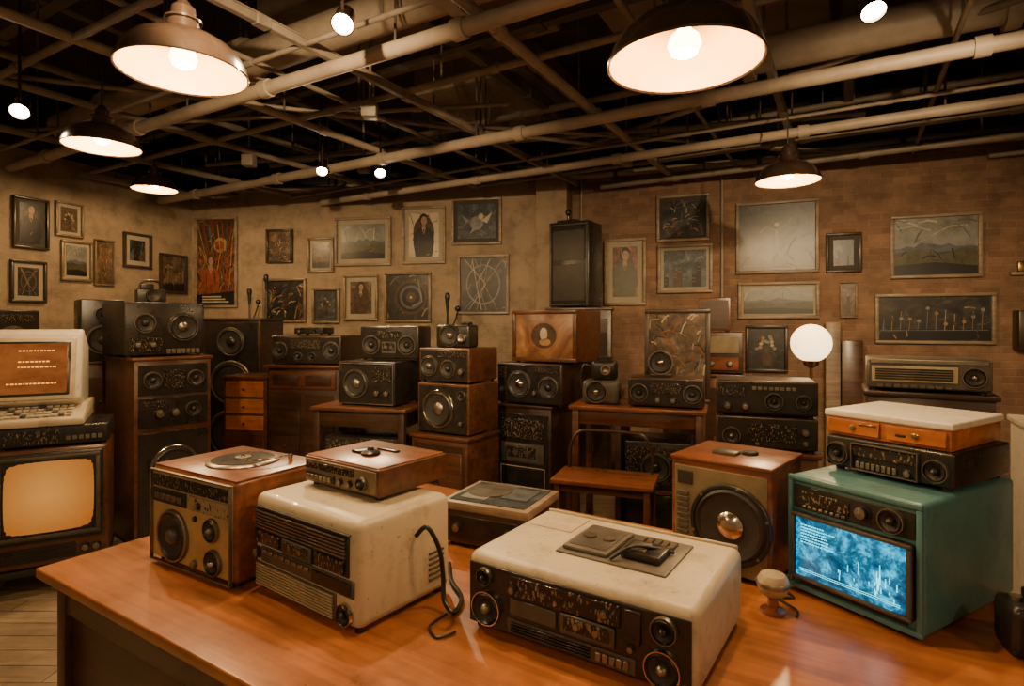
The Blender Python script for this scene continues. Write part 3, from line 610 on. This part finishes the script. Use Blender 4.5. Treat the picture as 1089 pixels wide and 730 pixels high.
device('cassette_boombox', (-.126, 1.647), TZ, -33.5, .645, .45, .212, 'beige',
 [('rect', .02, .10, .98, .88, 'black', .006), ('spk', .105, .74, .115, 'steel', 'black'), ('spk', .115, .34, .225, 'chrome', 'steel'), ('rect', .235, .60, .72, .84, 'dial', .012), ('rect', .235, .36, .45, .56, 'grey', .012),
  ('cass', .47, .34, .70, .58), ('rect', .22, .12, .78, .30, 'grey', .010), ('slots', .24, .14, .60, .28, 4, 'black'), ('btns', .62, .16, .76, .26, 5), ('rect', .74, .48, .80, .84, 'black', .014), ('spk', .885, .72, .15, 'steel', 'black'), ('spk', .88, .30, .21, 'chrome', 'steel'), ('knob', .76, .4, .04), ('knob', .25, .68, .05), ('knob', .66, .72, .05)],
 .026, None, extra=ex3)
mb = MB(); w, d, h = .36, .30, .17
mb.box(0, 0, .012, w, d, h-.03, 'dark', .008, 2); mb.box(-.005, -.005, h-.032, w+.005, d+.005, h, 'trimw', .004)
mb.box(.02, .02, h-.001, w-.02, d-.02, h+.003, 'a_blue'); mb.box(.05, .05, h+.003, .16, .14, h+.006, 'i_mist'); mb.box(.2, .1, h+.003, .31, .24, h+.006, 'i_slate')
mb.lathe([(.09, .003), (.09, .008), (.02, .009), (0, .012)], (.12, .17, h), (0, 0, 1), 'grey', 28)
for x in (.03, w-.03):
    for y in (.03, d-.03): mb.cyl((x, y, 0), (0, 0, 1), .012, .014, 'rubber', 10)
feats(mb, [('rect', .1, .2, .9, .7, 'black'), ('knob', .2, .45, .1), ('knob', .8, .45, .1)], w, h)
mb.build('record_player_case', (-.27, 2.26, TZ), -26)
def ex4(mb, w, d, h):
    mb.box(-.004, -.006, h-.012, w+.004, d+.004, h+.002, 'red', .005)
    mb.box(w*.30, d*.32, h, w*.55, d*.50, h+.014, 'grey', .005); mb.cyl((w*.62, d*.55, h+.001), (0, 0, 1), .028, .012, 'black', 20, .004)
device('loudspeaker_cabinet', (.57, 2.085), TZ, -42, .345, .32, .385, 'red',
 [('rect', .05, .05, .96, .92, 'olive', .006), ('spk', .62, .47, .355, 'rubber', 'chrome'), ('rect', .08, .76, .24, .88, 'black', .010), ('slots', .08, .3, .20, .7, 8, 'grey')], .012, None, extra=ex4)
def ext(mb, w, d, h):
    mb.box(w*.05, -.020, h*.14, w*.95, .01, h*.70, 'black', .008)
    bezel(mb, w*.05, h*.14, w*.95, h*.70, -.018, 'grey', .012, .010)
    x0, z0, x1, z1 = w*.09, h*.175, w*.91, h*.665
    mb.box(x0, -.023, z0, x1, -.018, z1, 'tvcyan', .002)
    rg = random.Random(5); W_, H_ = x1-x0, z1-z0
    for j in range(7):        # rows of readout text
        x = x0+W_*.06
        while x < x0+W_*(.24+.2*rg.random()):
            l = .003+.006*rg.random(); zz = z1-H_*(.12+.05*j); mb.poly([(x, zz), (x+l, zz), (x+l, zz+.003), (x, zz+.003)], -.0234, 'cyanink'); x += l+.003
    for k in range(26):       # skyline strokes
        x = x0+W_*(.42+.54*rg.random()); b_ = z0+H_*(.12+.3*rg.random()); l = H_*(.04+.2*rg.random()**2); mb.poly([(x, b_), (x+.0022, b_), (x+.0022, b_+l), (x, b_+l)], -.0233, 'cyanink')
    for q in (.10, .13): stroke(mb, [(x0+W_*.04, z0+H_*q), (x1-W_*.04, z0+H_*q)], .0006, -.0234, 'cyanink')
    bezel(mb, .0, .014, w, h, .002, 'teal', .016, .014)
device('television_set', (.896, 1.88), TZ, -60, .39, .55, .37, 'teal',
 [('rect', .05, .73, .95, .92, 'black', .006), ('rect', .10, .77, .50, .88, 'dial', .010), ('btns', .12, .74, .48, .765, 8), ('knob', .60, .83, .05), ('spk', .80, .83, .095, 'steel', 'black'), ('slots', .1, .05, .9, .12, 2, 'blackm')], .014, None, extra=ext)
device('stereo_receiver', (1.055, 1.955), .75+.3715, -60, .37, .36, .112, 'black',
 [('spk', .11, .5, .33, 'steel', 'black'), ('spk', .88, .5, .30, 'steel', 'black'), ('rect', .24, .52, .74, .82, 'dial', .006), ('btns', .26, .18, .6, .36, 8), ('knob', .68, .28, .10), ('bez', .23, .12, .76, .88, 'grey', .004)], .008)
mb = MB(); w, d, h = .36, .35, .082
mb.box(0, 0, 0, w, d, h-.020, 'orange', .004); mb.box(-.006, -.006, h-.022, w+.006, d+.006, h, 'white', .006, 3)
feats(mb, [('rect', .03, .12, .47, .66, 'orange', .010), ('rect', .53, .12, .97, .66, 'orange', .010), ('knob', .25, .4, .09, 'brass'), ('knob', .75, .4, .09, 'brass'), ('rect', .3, .5, .45, .58, 'brass', .012), ('rect', .6, .3, .68, .38, 'black', .013)], w, h)
mb.build('wooden_drawer_box', (1.06, 1.963, .75+.4845), -58)
mb = MB(); mb.box(0, 0, 0, .16, .12, .13, 'black', .02, 3); mb.lathe([(.05, 0), (.05, .03), (.056, .034), (.056, .06), (.048, .062), (.04, .045), (.012, .04), (0, .044)], (.08, 0, .065), F, 'blackm', 28)
mb.box(.05, .02, .128, .11, .09, .16, 'black', .008); mb.cyl((.03, .06, .128), (0, 0, 1), .014, .014, 'steel', 16)
mb.build('film_camera', (1.265, 1.475, TZ), -20)
mb = MB(); mb.lathe([(0, 0), (.036, 0), (.036, .008), (.016, .016), (.013, .045)], mat='red', n=28); mb.lathe([(.013, .045), (.034, .055), (.044, .075), (.044, .095), (.034, .112), (0, .118)], mat='cream', n=28); mb.lathe([(.0445, .078), (.047, .082), (.047, .09), (.0445, .094)], mat='steel', n=28)
mb.build('desk_microphone', (.77, 1.72, TZ))
def cable(pts, r=.004, mat='rubber', name='power_cable'):
    mb = MB(); mb.tube(pts, r, mat, 8); return mb.build(name)
z1 = .7505+.0085; z2 = .7505+.005
cable([(-.285, 1.735, .97), (-.25, 1.72, 1.0), (-.215, 1.73, .93), (-.205, 1.74, .84), (-.20, 1.72, .785), (-.17, 1.70, z1), (-.155, 1.79, z1), (-.20, 1.92, z1), (-.22, 2.05, z1)], .007)
cable([(-.19, 1.70, z2), (-.23, 1.63, z2), (-.20, 1.57, z2), (-.155, 1.60, z2)], .0035)
cable([(.82, 1.68, z2), (.84, 1.72, z2), (.82, 1.80, z2), (.87, 1.80, z2), (.86, 1.86, z2)], .0035)

# ------------------------------------------------------------------ left group
mb = MB(); mb.box(0, 0, .12, .6, .5, .16, 'black', .006)
for x in (.04, .56):
    for y in (.04, .46): mb.cyl((x, y, .05), (0, 0, 1), .014, .08, 'blackm', 12); mb.cyl((x-.012, y, .03), (1, 0, 0), .03, .024, 'rubber', 18)
mb.box(.02, .02, .03, .05, .48, .055, 'black', .004); mb.box(.55, .02, .03, .58, .48, .055, 'black', .004)
mb.build('television_stand', (-3.02, 3.3, 0), 30)
def exw(mb, w, d, h):
    mb.box(.02, -.02, h*.22, w-.02, .01, h*.97, 'black', .03, 4)
    bezel(mb, .035, h*.25, w-.035, h*.945, -.018, 'grey', .022, .012)
    bm = bmesh.new(); n = 12; x0, x1, z0, z1 = .06, w-.06, h*.29, h*.905
    g = [[bm.verts.new((x0+(x1-x0)*i/n, -.019-.02*(1-(2*i/n-1)**2)*(1-(2*j/n-1)**2), z0+(z1-z0)*j/n)) for j in range(n+1)] for i in range(n+1)]
    for i in range(n):
        for j in range(n): bm.faces.new((g[i][j], g[i+1][j], g[i+1][j+1], g[i][j+1]))
    mb.addbm(bm, 'tvwarm')
device('console_television', (-2.99, 3.33), .1605, 30, .56, .45, .70, 'mid',
 [('slots', .08, .05, .72, .18, 6, 'black'), ('knob', .80, .12, .03), ('knob', .90, .12, .03)], .02, None, feet=False, extra=exw)
device('video_recorder', (-2.98, 3.36), .861, 30, .54, .4, .13, 'black', [('rect', .05, .2, .55, .8, 'dial'), ('btns', .6, .3, .95, .5, 6)], .01)
mb = MB(); w, d = .54, .46
mb.prism([(-.10, 0), (-.10, .045), (.14, .11), (d, .11), (d, 0)], 0, w, 'beige', .012, 2)
for r_ in range(4):
    for c in range(12):
        y = -.075+r_*.045; zz = .050+(y+.10)*.27
        mb.box(.05+c*.036, y, zz, .05+c*.036+.029, y+.034, zz+.012, 'grey' if (r_+c) % 5 == 0 else 'key', .003, 1)
mb.prism([(.10, .10), (.02, .14), (.13, .56), (.20, .58), (.44, .46), (.44, .11)], .02, w-.03, 'white', .02, 3)
Xs = Matrix.Translation((0, .072, .33)) @ Matrix.Rotation(math.radians(-14.7), 4, 'X')
mb.box(.05, -.012, -.19, w-.06, .01, .20, 'beige', .012, 2, Xs); mb.box(.075, -.018, -.165, w-.085, 0, .175, 'black', .01, 2, Xs)
mb.box(.09, -.022, -.15, w-.10, -.01, .16, 'termscr', .004, 1, Xs)
rg = random.Random(3)
for j in (0, 2, 3, 6):
    x = .20 if j < 6 else .15
    while x < .34+.04*rg.random():
        l = .006+.012*rg.random(); zz = .11-.034*j; mb.poly([(x, zz), (x+l, zz), (x+l, zz+.008), (x, zz+.008)], -.0226, 'amberink', Xs); x += l+.006
mb.build('computer_terminal', (-3.12, 3.36, .9915), 30)
cabinet('stereo_console', (-2.66, 4.1), 50, .52, .62, 1.36, 'mid',
 [('rect', .05, .80, .95, .96, 'black', .01), ('rect', .05, .63, .95, .785, 'black', .01), ('rect', .05, .05, .95, .60, 'black', .01), ('spk', .22, .88, .045, 'steel', 'black'), ('spk', .78, .88, .045, 'steel', 'black'), ('rect', .36, .83, .64, .93, 'dial', .016), ('knob', .3, .70, .022), ('knob', .5, .70, .022), ('spk', .75, .71, .04, 'steel', 'black'), ('rect', .1, .73, .42, .765, 'dial', .016),
  ('spk', .5, .40, .125, 'chrome', 'steel'), ('spk', .5, .16, .07, 'steel', 'black')])
device('component_stereo', (-2.74, 4.12), 1.3605, 50, .54, .5, .40, 'black',
 [('spk', .72, .55, .27, 'chrome', 'steel'), ('spk', .24, .62, .18, 'steel', 'black'), ('rect', .06, .1, .45, .35, 'dial', .008), ('knob', .15, .22, .05), ('knob', .33, .22, .05), ('btns', .5, .05, .94, .14, 7)], .012)
mb = MB(); mb.box(0, 0, 0, .2, .13, .11, 'black', .012, 3); mb.box(.03, .02, .108, .12, .11, .15, 'blackm', .008); mb.lathe([(.04, 0), (.04, .05), (.046, .055), (.046, .09), (.036, .09), (0, .07)], (.1, 0, .06), F, 'blackm', 24); mb.tube([(.02, .06, .10), (.05, .06, .17), (.15, .06, .17), (.18, .06, .10)], .008, 'rubber')
mb.build('video_camera', (-2.86, 4.44, 1.761), 40)
device('black_loudspeaker', (-3.42, 4.62), 1.3005, 45, .3, .3, .50, 'black', [('spk', .5, .35, .24, 'steel', 'black'), ('spk', .5, .76, .12, 'steel', 'black')], .01)
cabinet('side_cabinet', (-3.48, 4.58), 45, .4, .45, 1.3, 'dark', [('drawer', .08, .6, .92, .9, 'dark'), ('drawer', .08, .1, .92, .55, 'dark')])
cabinet('tower_loudspeaker', (-3.05, 5.75), -6, .60, .45, 1.66, 'dark',
 [('rect', .05, .05, .95, .97, 'black', .01), ('spk', .5, .86, .085, 'steel', 'black'), ('spk', .5, .62, .13, 'steel', 'steel'), ('spk', .5, .32, .14, 'steel', 'black')])
cabinet('chest_of_drawers', (-2.57, 5.2), -10, .42, .35, 1.14, 'mid',
 [('drawer', .06, .84, .94, .96, 'orange'), ('drawer', .06, .71, .94, .82, 'orange'), ('drawer', .06, .58, .94, .69, 'orange'), ('drawer', .06, .1, .94, .55, 'mid')], top='mid')
def dk(mb, w, d, h):
    mb.box(.02, -.015, h-.20, w-.02, 0, h-.05, 'mid', .003); mb.box(.06, -.022, h-.17, w*.45, -.012, h-.08, 'dark', .003); mb.box(w*.55, -.022, h-.17, w-.06, -.012, h-.08, 'dark', .003)
cabinet('writing_bureau', (-2.10, 5.02), -12, .66, .50, 1.25, 'dark', [('drawer', .06, .1, .46, .8, 'dark'), ('drawer', .54, .1, .94, .8, 'dark')], top='mid', extra=dk, over=.03)
device('stereo_receiver', (-2.09, 5.06), 1.2505, -12, .66, .38, .25, 'dark',
 [('spk', .13, .5, .30, 'steel', 'black'), ('spk', .87, .5, .30, 'steel', 'black'), ('rect', .28, .55, .72, .85, 'dial', .008), ('spk', .40, .28, .16, 'steel', 'black'), ('spk', .60, .28, .16, 'steel', 'black')], .01, 'black', margin=.012)
device('slide_projector', (-1.93, 5.16), 1.5005, -12, .28, .2, .07, 'black', [('knob', .2, .5, .2), ('spk', .75, .5, .35, 'steel', 'black')], .008)
mb, l, a = desk((-1.50, 4.40), -14, .74, .58, .98, 'mid', 'dark', .12, .05, True); mb.box(.06, .05, .16, .68, .5, .75, 'black', .01); feats(mb, [('rect', .1, .45, .9, .73, 'dial'), ('spk', .3, .3, .1, 'steel', 'black'), ('spk', .7, .3, .1, 'steel', 'black')], .74, 1., 0, .05)
mb.build('side_table', l, a)
device('box_loudspeaker', (-1.34, 4.50), .9805, -20, .50, .42, .335, 'black',
 [('spk', .32, .5, .33, 'steel', 'steel'), ('rect', .62, .55, .94, .88, 'dial', .008), ('knob', .7, .3, .07), ('knob', .87, .3, .07), ('bez', .02, .04, .98, .96, 'steel', .006)], .01)
device('portable_radio', (-1.20, 4.60), 1.3165, -14, .50, .25, .27, 'black',
 [('spk', .2, .45, .28, 'steel', 'black'), ('spk', .8, .45, .28, 'steel', 'black'), ('cass', .38, .2, .62, .55), ('rect', .3, .65, .7, .85, 'dial', .008)], .015)
cabinet('record_cabinet', (-.74, 4.30), -30, .50, .42, .80, 'mid', [('rect', .06, .1, .94, .92, 'dark', .008), ('drawer', .10, .14, .48, .86, 'mid'), ('drawer', .52, .14, .90, .86, 'mid')])
device('loudspeaker_cabinet', (-.70, 4.33), .8005, -30, .46, .40, .37, 'mid', [('rect', .04, .05, .96, .95, 'black', .006), ('spk', .42, .5, .38, 'chrome', 'steel'), ('spk', .86, .78, .10, 'steel', 'black'), ('knob', .86, .25, .05)], .01)
device('tuner_radio', (-.69, 4.34), 1.171, -30, .45, .38, .255, 'mid', [('rect', .04, .06, .96, .94, 'black', .006), ('spk', .60, .42, .26, 'steel', 'black'), ('spk', .22, .48, .30, 'steel', 'steel'), ('rect', .4, .74, .95, .9, 'dial', .01), ('knob', .86, .35, .09)], .01)
mb = MB(); mb.box(0, 0, 0, .28, .16, .17, 'black', .02, 3); spk(mb, .12, .09, .085, 0, 'chrome', 'steel'); mb.box(.2, .02, .168, .26, .1, .19, 'blackm', .006); mb.lathe([(.03, 0), (.03, .04), (.024, .045), (0, .03)], (.23, 0, .07), F, 'steel', 20)
mb.build('film_camera', (-.57, 4.36, 1.4265), -22)
cabinet('equipment_rack', (-.13, 4.76), -30, .50, .45, .96, 'dark',
 [('rect', .05, .08, .95, .92, 'black', .008), ('rect', .12, .72, .88, .88, 'dial', .014), ('rect', .12, .52, .88, .68, 'grey', .014), ('cass', .2, .53, .8, .67), ('bez', .10, .32, .9, .49, 'cream', .008), ('rect', .14, .34, .86, .47, 'black', .012), ('bez', .10, .12, .9, .29, 'cream', .008), ('knob', .3, .2, .03), ('knob', .7, .2, .03)])
device('stereo_receiver', (-.12, 4.74), .9605, -30, .58, .42, .33, 'dark',
 [('spk', .36, .50, .32, 'steel', 'chrome'), ('spk', .80, .45, .26, 'steel', 'black'), ('rect', .03, .62, .17, .9, 'dial', .01), ('knob', .10, .35, .07), ('knob', .6, .3, .06), ('rect', .55, .78, .95, .9, 'dial', .01)], .012, 'black', margin=.012)
def exr(mb, w, d, h):
    bezel(mb, .0, .014, w, h, .004, 'mid', .03, .02); mb.box(.03, -.006, .04, w-.03, .004, h-.03, 'rust', .002); mb.poly(ell(w*.5, h*.52, w*.2, h*.24), -.0065, 'i_umber'); mb.poly(ell(w*.5, h*.55, w*.06, h*.12), -.0068, 'i_cream'); mb.poly(ell(w*.52, h*.40, w*.09, h*.07), -.0068, 'i_ochre')
device('television_set', (.01, 4.74), 1.291, -30, .56, .50, .42, 'mid', [], .012, None, extra=exr)
cabinet('wardrobe', (.34, 5.70), -12, .62, .40, 1.76, 'dark', [('drawer', .05, .06, .49, .94, 'dark'), ('drawer', .51, .06, .95, .94, 'dark')])
device('tower_loudspeaker', (.37, 5.78), 1.7605, -30, .42, .34, .84, 'black', [('bez', .03, .03, .97, .97, 'grey', .012), ('rect', .1, .55, .9, .9, 'blackm', .006), ('rect', .1, .08, .9, .5, 'blackm', .006)], .008)
mb = MB(); mb.box(0, 0, 0, .2, .12, .04, 'black', .008); mb.tube([(.1, .06, .03), (.1, .06, .10)], .006, 'steel', 8, smooth=False); mb.ball((.1, .06, .12), .03, 'black'); mb.build('antenna_base', (.45, 5.86, 2.601), -30)

mb, l, a = desk((.42, 4.10), -20, .88, .50, 1.03, 'red', 'mid', .10, .05, True)
mb.box(.30, .02, .10, .34, .46, .94, 'dark', .004); mb.box(.34, .03, .45, .84, .46, .475, 'mid', .003); mb.box(.36, .05, .475, .80, .42, .80, 'black', .01); mb.box(.36, .05, .16, .80, .42, .44, 'black', .01)
feats(mb, [('rect', .42, .5, .9, .76, 'dial'), ('spk', .65, .63, .1, 'steel', 'black')], .88, 1., 0, .05)
mb.build('writing_desk', l, a)
mb = MB(); mb.box(0, 0, 0, .26, .22, .17, 'grey', .03, 3); mb.box(.06, .03, .165, .24, .2, .31, 'black', .03, 3); spk(mb, .10, .09, .08, 0, 'steel', 'chrome'); mb.cyl((.15, .11, .305), (0, 0, 1), .05, .03, 'blackm', 24, .006)
mb.lathe([(.03, 0), (.03, .05), (.036, .055), (.036, .08), (.028, .08), (0, .05)], (.17, .03, .25), F, 'steel', 22); mb.tube([(.07, .1, .25), (.0, .1, .27), (-.02, .1, .15), (.02, .1, .06)], .012, 'black', 10)
mb.build('film_projector', (.50, 4.16, 1.0305), -15)
device('stereo_receiver', (.80, 4.02), 1.0305, -20, .50, .28, .205, 'dark', [('spk', .15, .5, .30, 'steel', 'black'), ('spk', .85, .5, .30, 'steel', 'black'), ('rect', .3, .5, .7, .82, 'dial', .008), ('knob', .4, .26, .09), ('knob', .6, .26, .09)], .01, 'black', margin=.01)
mb = MB(); mb.box(.02, .02, 0, .16, .14, .02, 'black', .004); spk(mb, .09, .10, .085, .02, 'steel', 'chrome'); mb.lathe([(.085, 0), (.085, .03), (.06, .09), (0, .1)], (.09, .021, .10), (0, 1, 0), 'black', 28)
mb.build('horn_loudspeaker', (.93, 4.02, 1.2365), -20)
mb = MB(); w, h = .46, .68
for q in ((0, 0, w, .03), (0, h-.03, w, h), (0, .03, .03, h-.03), (w-.03, .03, w, h-.03)): mb.box(q[0], 0, q[1], q[2], .03, q[3], 'fr_dark', .005)
mb.box(.025, .012, .025, w-.025, .022, h-.025, 'a_gold'); mb.box(w*.4, .022, 0, w*.6, .06, h*.6, 'dark', .003)
paint(mb, 'abstract', .035, .035, w-.035, h-.035, .0118, random.Random(4))
mb.build('picture_frame', (.98, 4.31, 1.0305), -20)
mb, l, a = desk((.25, 3.48), -20, .56, .33, .68, 'red', 'mid', .05, .035, True)
mb.tube([(.02, .30, .66), (.02, .31, .80), (.07, .315, .90), (.16, .32, .92), (.40, .32, .92), (.49, .315, .90), (.54, .31, .80), (.54, .30, .66)], .010, 'dark', 10)
mb.build('wooden_stool', l, a)

cabinet('record_cabinet', (1.02, 2.92), -20, .46, .32, .98, 'mid', [('drawer', .06, .08, .48, .92, 'dark'), ('drawer', .52, .08, .94, .92, 'dark')])
device('stereo_receiver', (1.02, 2.92), .9805, -20, .46, .30, .165, 'dark', [('spk', .16, .42, .26, 'steel', 'steel'), ('rect', .32, .3, .80, .8, 'dial', .006), ('knob', .88, .6, .10), ('knob', .88, .28, .07), ('knob', .42, .2, .06)], .008, 'black', margin=.008)
device('stereo_receiver', (1.02, 2.92), 1.1465, -20, .46, .30, .175, 'dark', [('rect', .05, .55, .3, .85, 'dial', .006), ('spk', .58, .45, .24, 'steel', 'black'), ('knob', .12, .28, .09), ('knob', .30, .28, .09), ('spk', .86, .45, .20, 'steel', 'black'), ('btns', .36, .75, .8, .85, 8)], .008, 'black', margin=.008)
cabinet('equipment_rack', (1.62, 2.66), -30, .46, .34, 1.30, 'dark', [('rect', .06, .08, .94, .94, 'black', .008), ('rect', .12, .74, .88, .9, 'dial', .014), ('rect', .12, .52, .88, .7, 'grey', .014)])
device('table_radio', (1.62, 2.66), 1.3005, -30, .45, .32, .145, 'steel', [('rect', .03, .86, .97, .97, 'steel', .006), ('rect', .04, .3, .74, .78, 'cream', .006), ('slots', .07, .36, .70, .72, 5, 'black'), ('spk', .86, .5, .30, 'steel', 'chrome'), ('btns', .08, .12, .7, .22, 9)], .008, 'grey', margin=.006)
cabinet('speaker_cabinet', (1.60, 5.05), -20, .38, .32, 1.17, 'mid', [('rect', .06, .08, .94, .9, 'dark', .008)])
device('tuner_radio', (1.62, 5.06), 1.1705, -20, .36, .28, .36, 'dark', [('rect', .1, .1, .9, .4, 'red', .01), ('rect', .1, .5, .9, .9, 'olive', .01), ('knob', .3, .25, .06), ('knob', .7, .25, .06)], .008)
device('box_loudspeaker', (1.63, 5.08), 1.531, -20, .26, .24, .30, 'mid', [('rect', .08, .1, .92, .92, 'dark', .006)], .008)
mb = MB(); mb.lathe([(0, 0), (.15, 0), (.15, .012), (.03, .03), (.012, .05)], mat='brass', n=32); mb.tube([(0, 0, .04), (0, 0, 1.33)], .010, 'brass', 10, smooth=False)
mb.lathe([(.01, 1.31), (.045, 1.33), (.05, 1.36), (.04, 1.37)], mat='brass', n=24); mb.ball((0, 0, 1.475), .125, 'globe', 32)
mb.build('globe_floor_lamp', (1.97, 3.84, 0))
def wallobj(t, off=0.): r = math.radians(aR); return (o2[0]+t*math.cos(r)+off*math.sin(r), o2[1]+t*math.sin(r)-off*math.cos(r))
p = wallobj(2.58, .06); mb = MB(); mb.box(0, -.06, 0, .12, -.02, 1.62, 'trimw', .004); mb.box(.13, -.07, 0, .30, -.03, 1.45, 'mid', .004); mb.build('wooden_planks', (p[0], p[1], 0), aR)
p = wallobj(4.02); mb = MB(); mb.box(0, -.14, 0, .3, -.002, .34, 'dark', .01); spk(mb, .15, .17, .11, -.14, 'steel', 'steel'); mb.build('wall_loudspeaker', (p[0], p[1], 1.38), aR)
p = wallobj(4.0); mb = MB(); mb.box(0, -.05, 0, .5, -.002, .03, 'trimw', .004); mb.box(.05, -.045, .03, .12, -.01, .12, 'brass', .01); mb.box(.16, -.045, .03, .3, -.01, .09, 'black', .01); mb.build('wall_shelf', (p[0], p[1], 2.02), aR)
cabinet('white_cabinet', (2.24, 2.48), -30, .55, .5, 1.15, 'white', [('drawer', .05, .08, .95, .92, 'white')])
def mic(loc, h, nm='microphone_stand'):
    mb = MB(); mb.lathe([(0, 0), (.11, 0), (.11, .012), (.015, .03)], mat='black', n=24); mb.tube([(0, 0, .02), (0, 0, h)], .010, 'blackm', 8, smooth=False)
    mb.lathe([(.012, h-.03), (.018, h+.05), (.020, h+.08), (.026, h+.10), (.026, h+.13), (.018, h+.15), (0, h+.155)], mat='blackm', n=18); mb.tube([(0, 0, h-.3), (.07, 0, h-.12), (.10, 0, h-.02)], .008, 'blackm', 8); mb.ball((.10, 0, h), .028, 'black'); return mb.build(nm, loc)
mic((-2.72, 6.45, 0), 2.0); mic((-2.95, 6.55, 0), 1.85); mic((-.62, 5.6, 0), 1.75)
cabinet('side_cabinet', (-4.30, 4.65), 66, .5, .45, 1.30, 'dark', [('drawer', .05, .1, .95, .5, 'dark'), ('drawer', .05, .55, .95, .9, 'dark')])
device('portable_radio', (-4.28, 4.72), 1.3005, 66, .4, .3, .42, 'black', [('spk', .5, .4, .28, 'steel', 'black'), ('rect', .1, .75, .9, .9, 'dial')], .01)

# ------------------------------------------------------------------ lamps
def light(name, kind, loc, e, c=(1, .66, .32), size=.03, parent=None, **kw):
    l = bpy.data.lights.new(name, kind); l.energy = e; l.color = c
    if kind in ('POINT', 'SPOT'): l.shadow_soft_size = size
    for k, v in kw.items(): setattr(l, k, v)
    o = bpy.data.objects.new(name, l); COL.objects.link(o); o.location = loc
    if parent: o.parent = parent
    return o
def pendant(x, y, z, e, s=1.):
    mb = MB()
    mb.lathe([(r*s, h*s) for r, h in ((.222, .004), (.228, 0), (.231, .006), (.226, .02), (.222, .035), (.205, .07), (.175, .105), (.13, .133), (.085, .148), (.06, .156), (.056, .195), (.066, .198), (.066, .205), (.045, .215), (.042, .25), (.03, .262), (.012, .285), (0, .287))], mat='enamel', n=48)
    mb.lathe([(r*s, h*s) for r, h in ((.224, .006), (.216, .032), (.200, .064), (.17, .098), (.126, .126), (.08, .14), (0, .146))], mat='shade_in', n=48)
    mb.lathe([(.02*s, .14*s), (.02*s, .105*s), (.042*s, .085*s), (.05*s, .06*s), (.04*s, .035*s), (.02*s, .024*s), (0, .02*s)], mat='bulb', n=24)
    mb.tube([(0, 0, .28*s), (0, 0, 3.9-z)], .005, 'rubber', 8, smooth=False)
    mb.lathe([(.05, 3.9-z), (.05, 3.88-z), (.01, 3.86-z)], mat='enamel', n=20)
    o = mb.build('pendant_lamp', (x, y, z))
    light('pendant_light', 'POINT', (0, 0, .005*s), e, parent=o, size=.03)
for x, y, z, e, s in ((-1.116, 1.98, 2.45, 52, .89), (.488, 1.65, 2.335, 42, .94), (-2.39, 3.4, 2.63, 72, .87), (-3.25, 5.3, 2.82, 66, .82), (1.83, 3.87, 2.545, 68, .89),
                   (-.6, -.9, 2.6, 60, 1.), (2.4, -.3, 2.6, 55, 1.), (-3.6, .3, 2.7, 55, 1.)):  # this row: unseen pendants added outside the view as camera-side fill
    pendant(x, y, z, e, s)
def spotlamp(x, y, z, tgt, e, size=110):
    mb = MB(); d = (Vector(tgt)-Vector((x, y, z))).normalized()
    mb.lathe([(0, -.12), (.03, -.12), (.04, -.10), (.045, 0), (.05, .01), (.044, .01), (.04, -.005)], (0, 0, 0), tuple(d), 'enamel', 24)
    mb.lathe([(.041, -.004), (.03, .006), (0, .010)], (0, 0, 0), tuple(d), 'spotglow', 24)
    mb.tube([(0, 0, .03), (0, 0, 3.9-z)], .008, 'enamel', 8, smooth=False)
    o = mb.build('track_spotlight', (x, y, z))
    l = light('spot_beam', 'SPOT', tuple(d*.03), e, (1, .70, .38), .03, o, spot_size=math.radians(size), spot_blend=.8)
    l.rotation_euler = d.to_track_quat('-Z', 'Y').to_euler()
spotlamp(-.72, 2.48, 2.88, (-.6, 1.0, 1.2), 85)
spotlamp(-2.77, 3.28, 2.8, (-1.8, 1.6, 1.0), 55)
spotlamp(-1.61, 4.94, 2.9, (-1.3, 3.4, 1.2), 130)
spotlamp(-1.13, 5.0, 2.9, (-.7, 3.4, 1.2), 130)
spotlamp(1.45, 2.34, 2.86, (1.2, 1.2, 1.0), 65)
# spots added to brighten the picture walls, unseen above the top of the view
spotlamp(1.7, 1.5, 2.75, (2.6, 5.4, 1.5), 330, 75)
spotlamp(-.75, 1.35, 2.78, (-1.5, 6.4, 1.5), 430, 75)
light('globe_light', 'POINT', (1.97, 3.84, 1.475), 12, size=.125)

w = bpy.data.worlds.new('World'); bpy.context.scene.world = w; w.use_nodes = True
w.node_tree.nodes['Background'].inputs[0].default_value = (1, .70, .42, 1); w.node_tree.nodes['Background'].inputs[1].default_value = .27

# ------------------------------------------------------------------ camera
c = bpy.data.cameras.new('Camera'); co = bpy.data.objects.new('Camera', c); COL.objects.link(co)
co.location = (0, 0, 1.6); co.rotation_euler = (math.radians(90), 0, 0)
c.sensor_width = 36; c.lens = 36*620/1089; c.shift_y = -20/1089; c.clip_start = .05
bpy.context.scene.camera = co
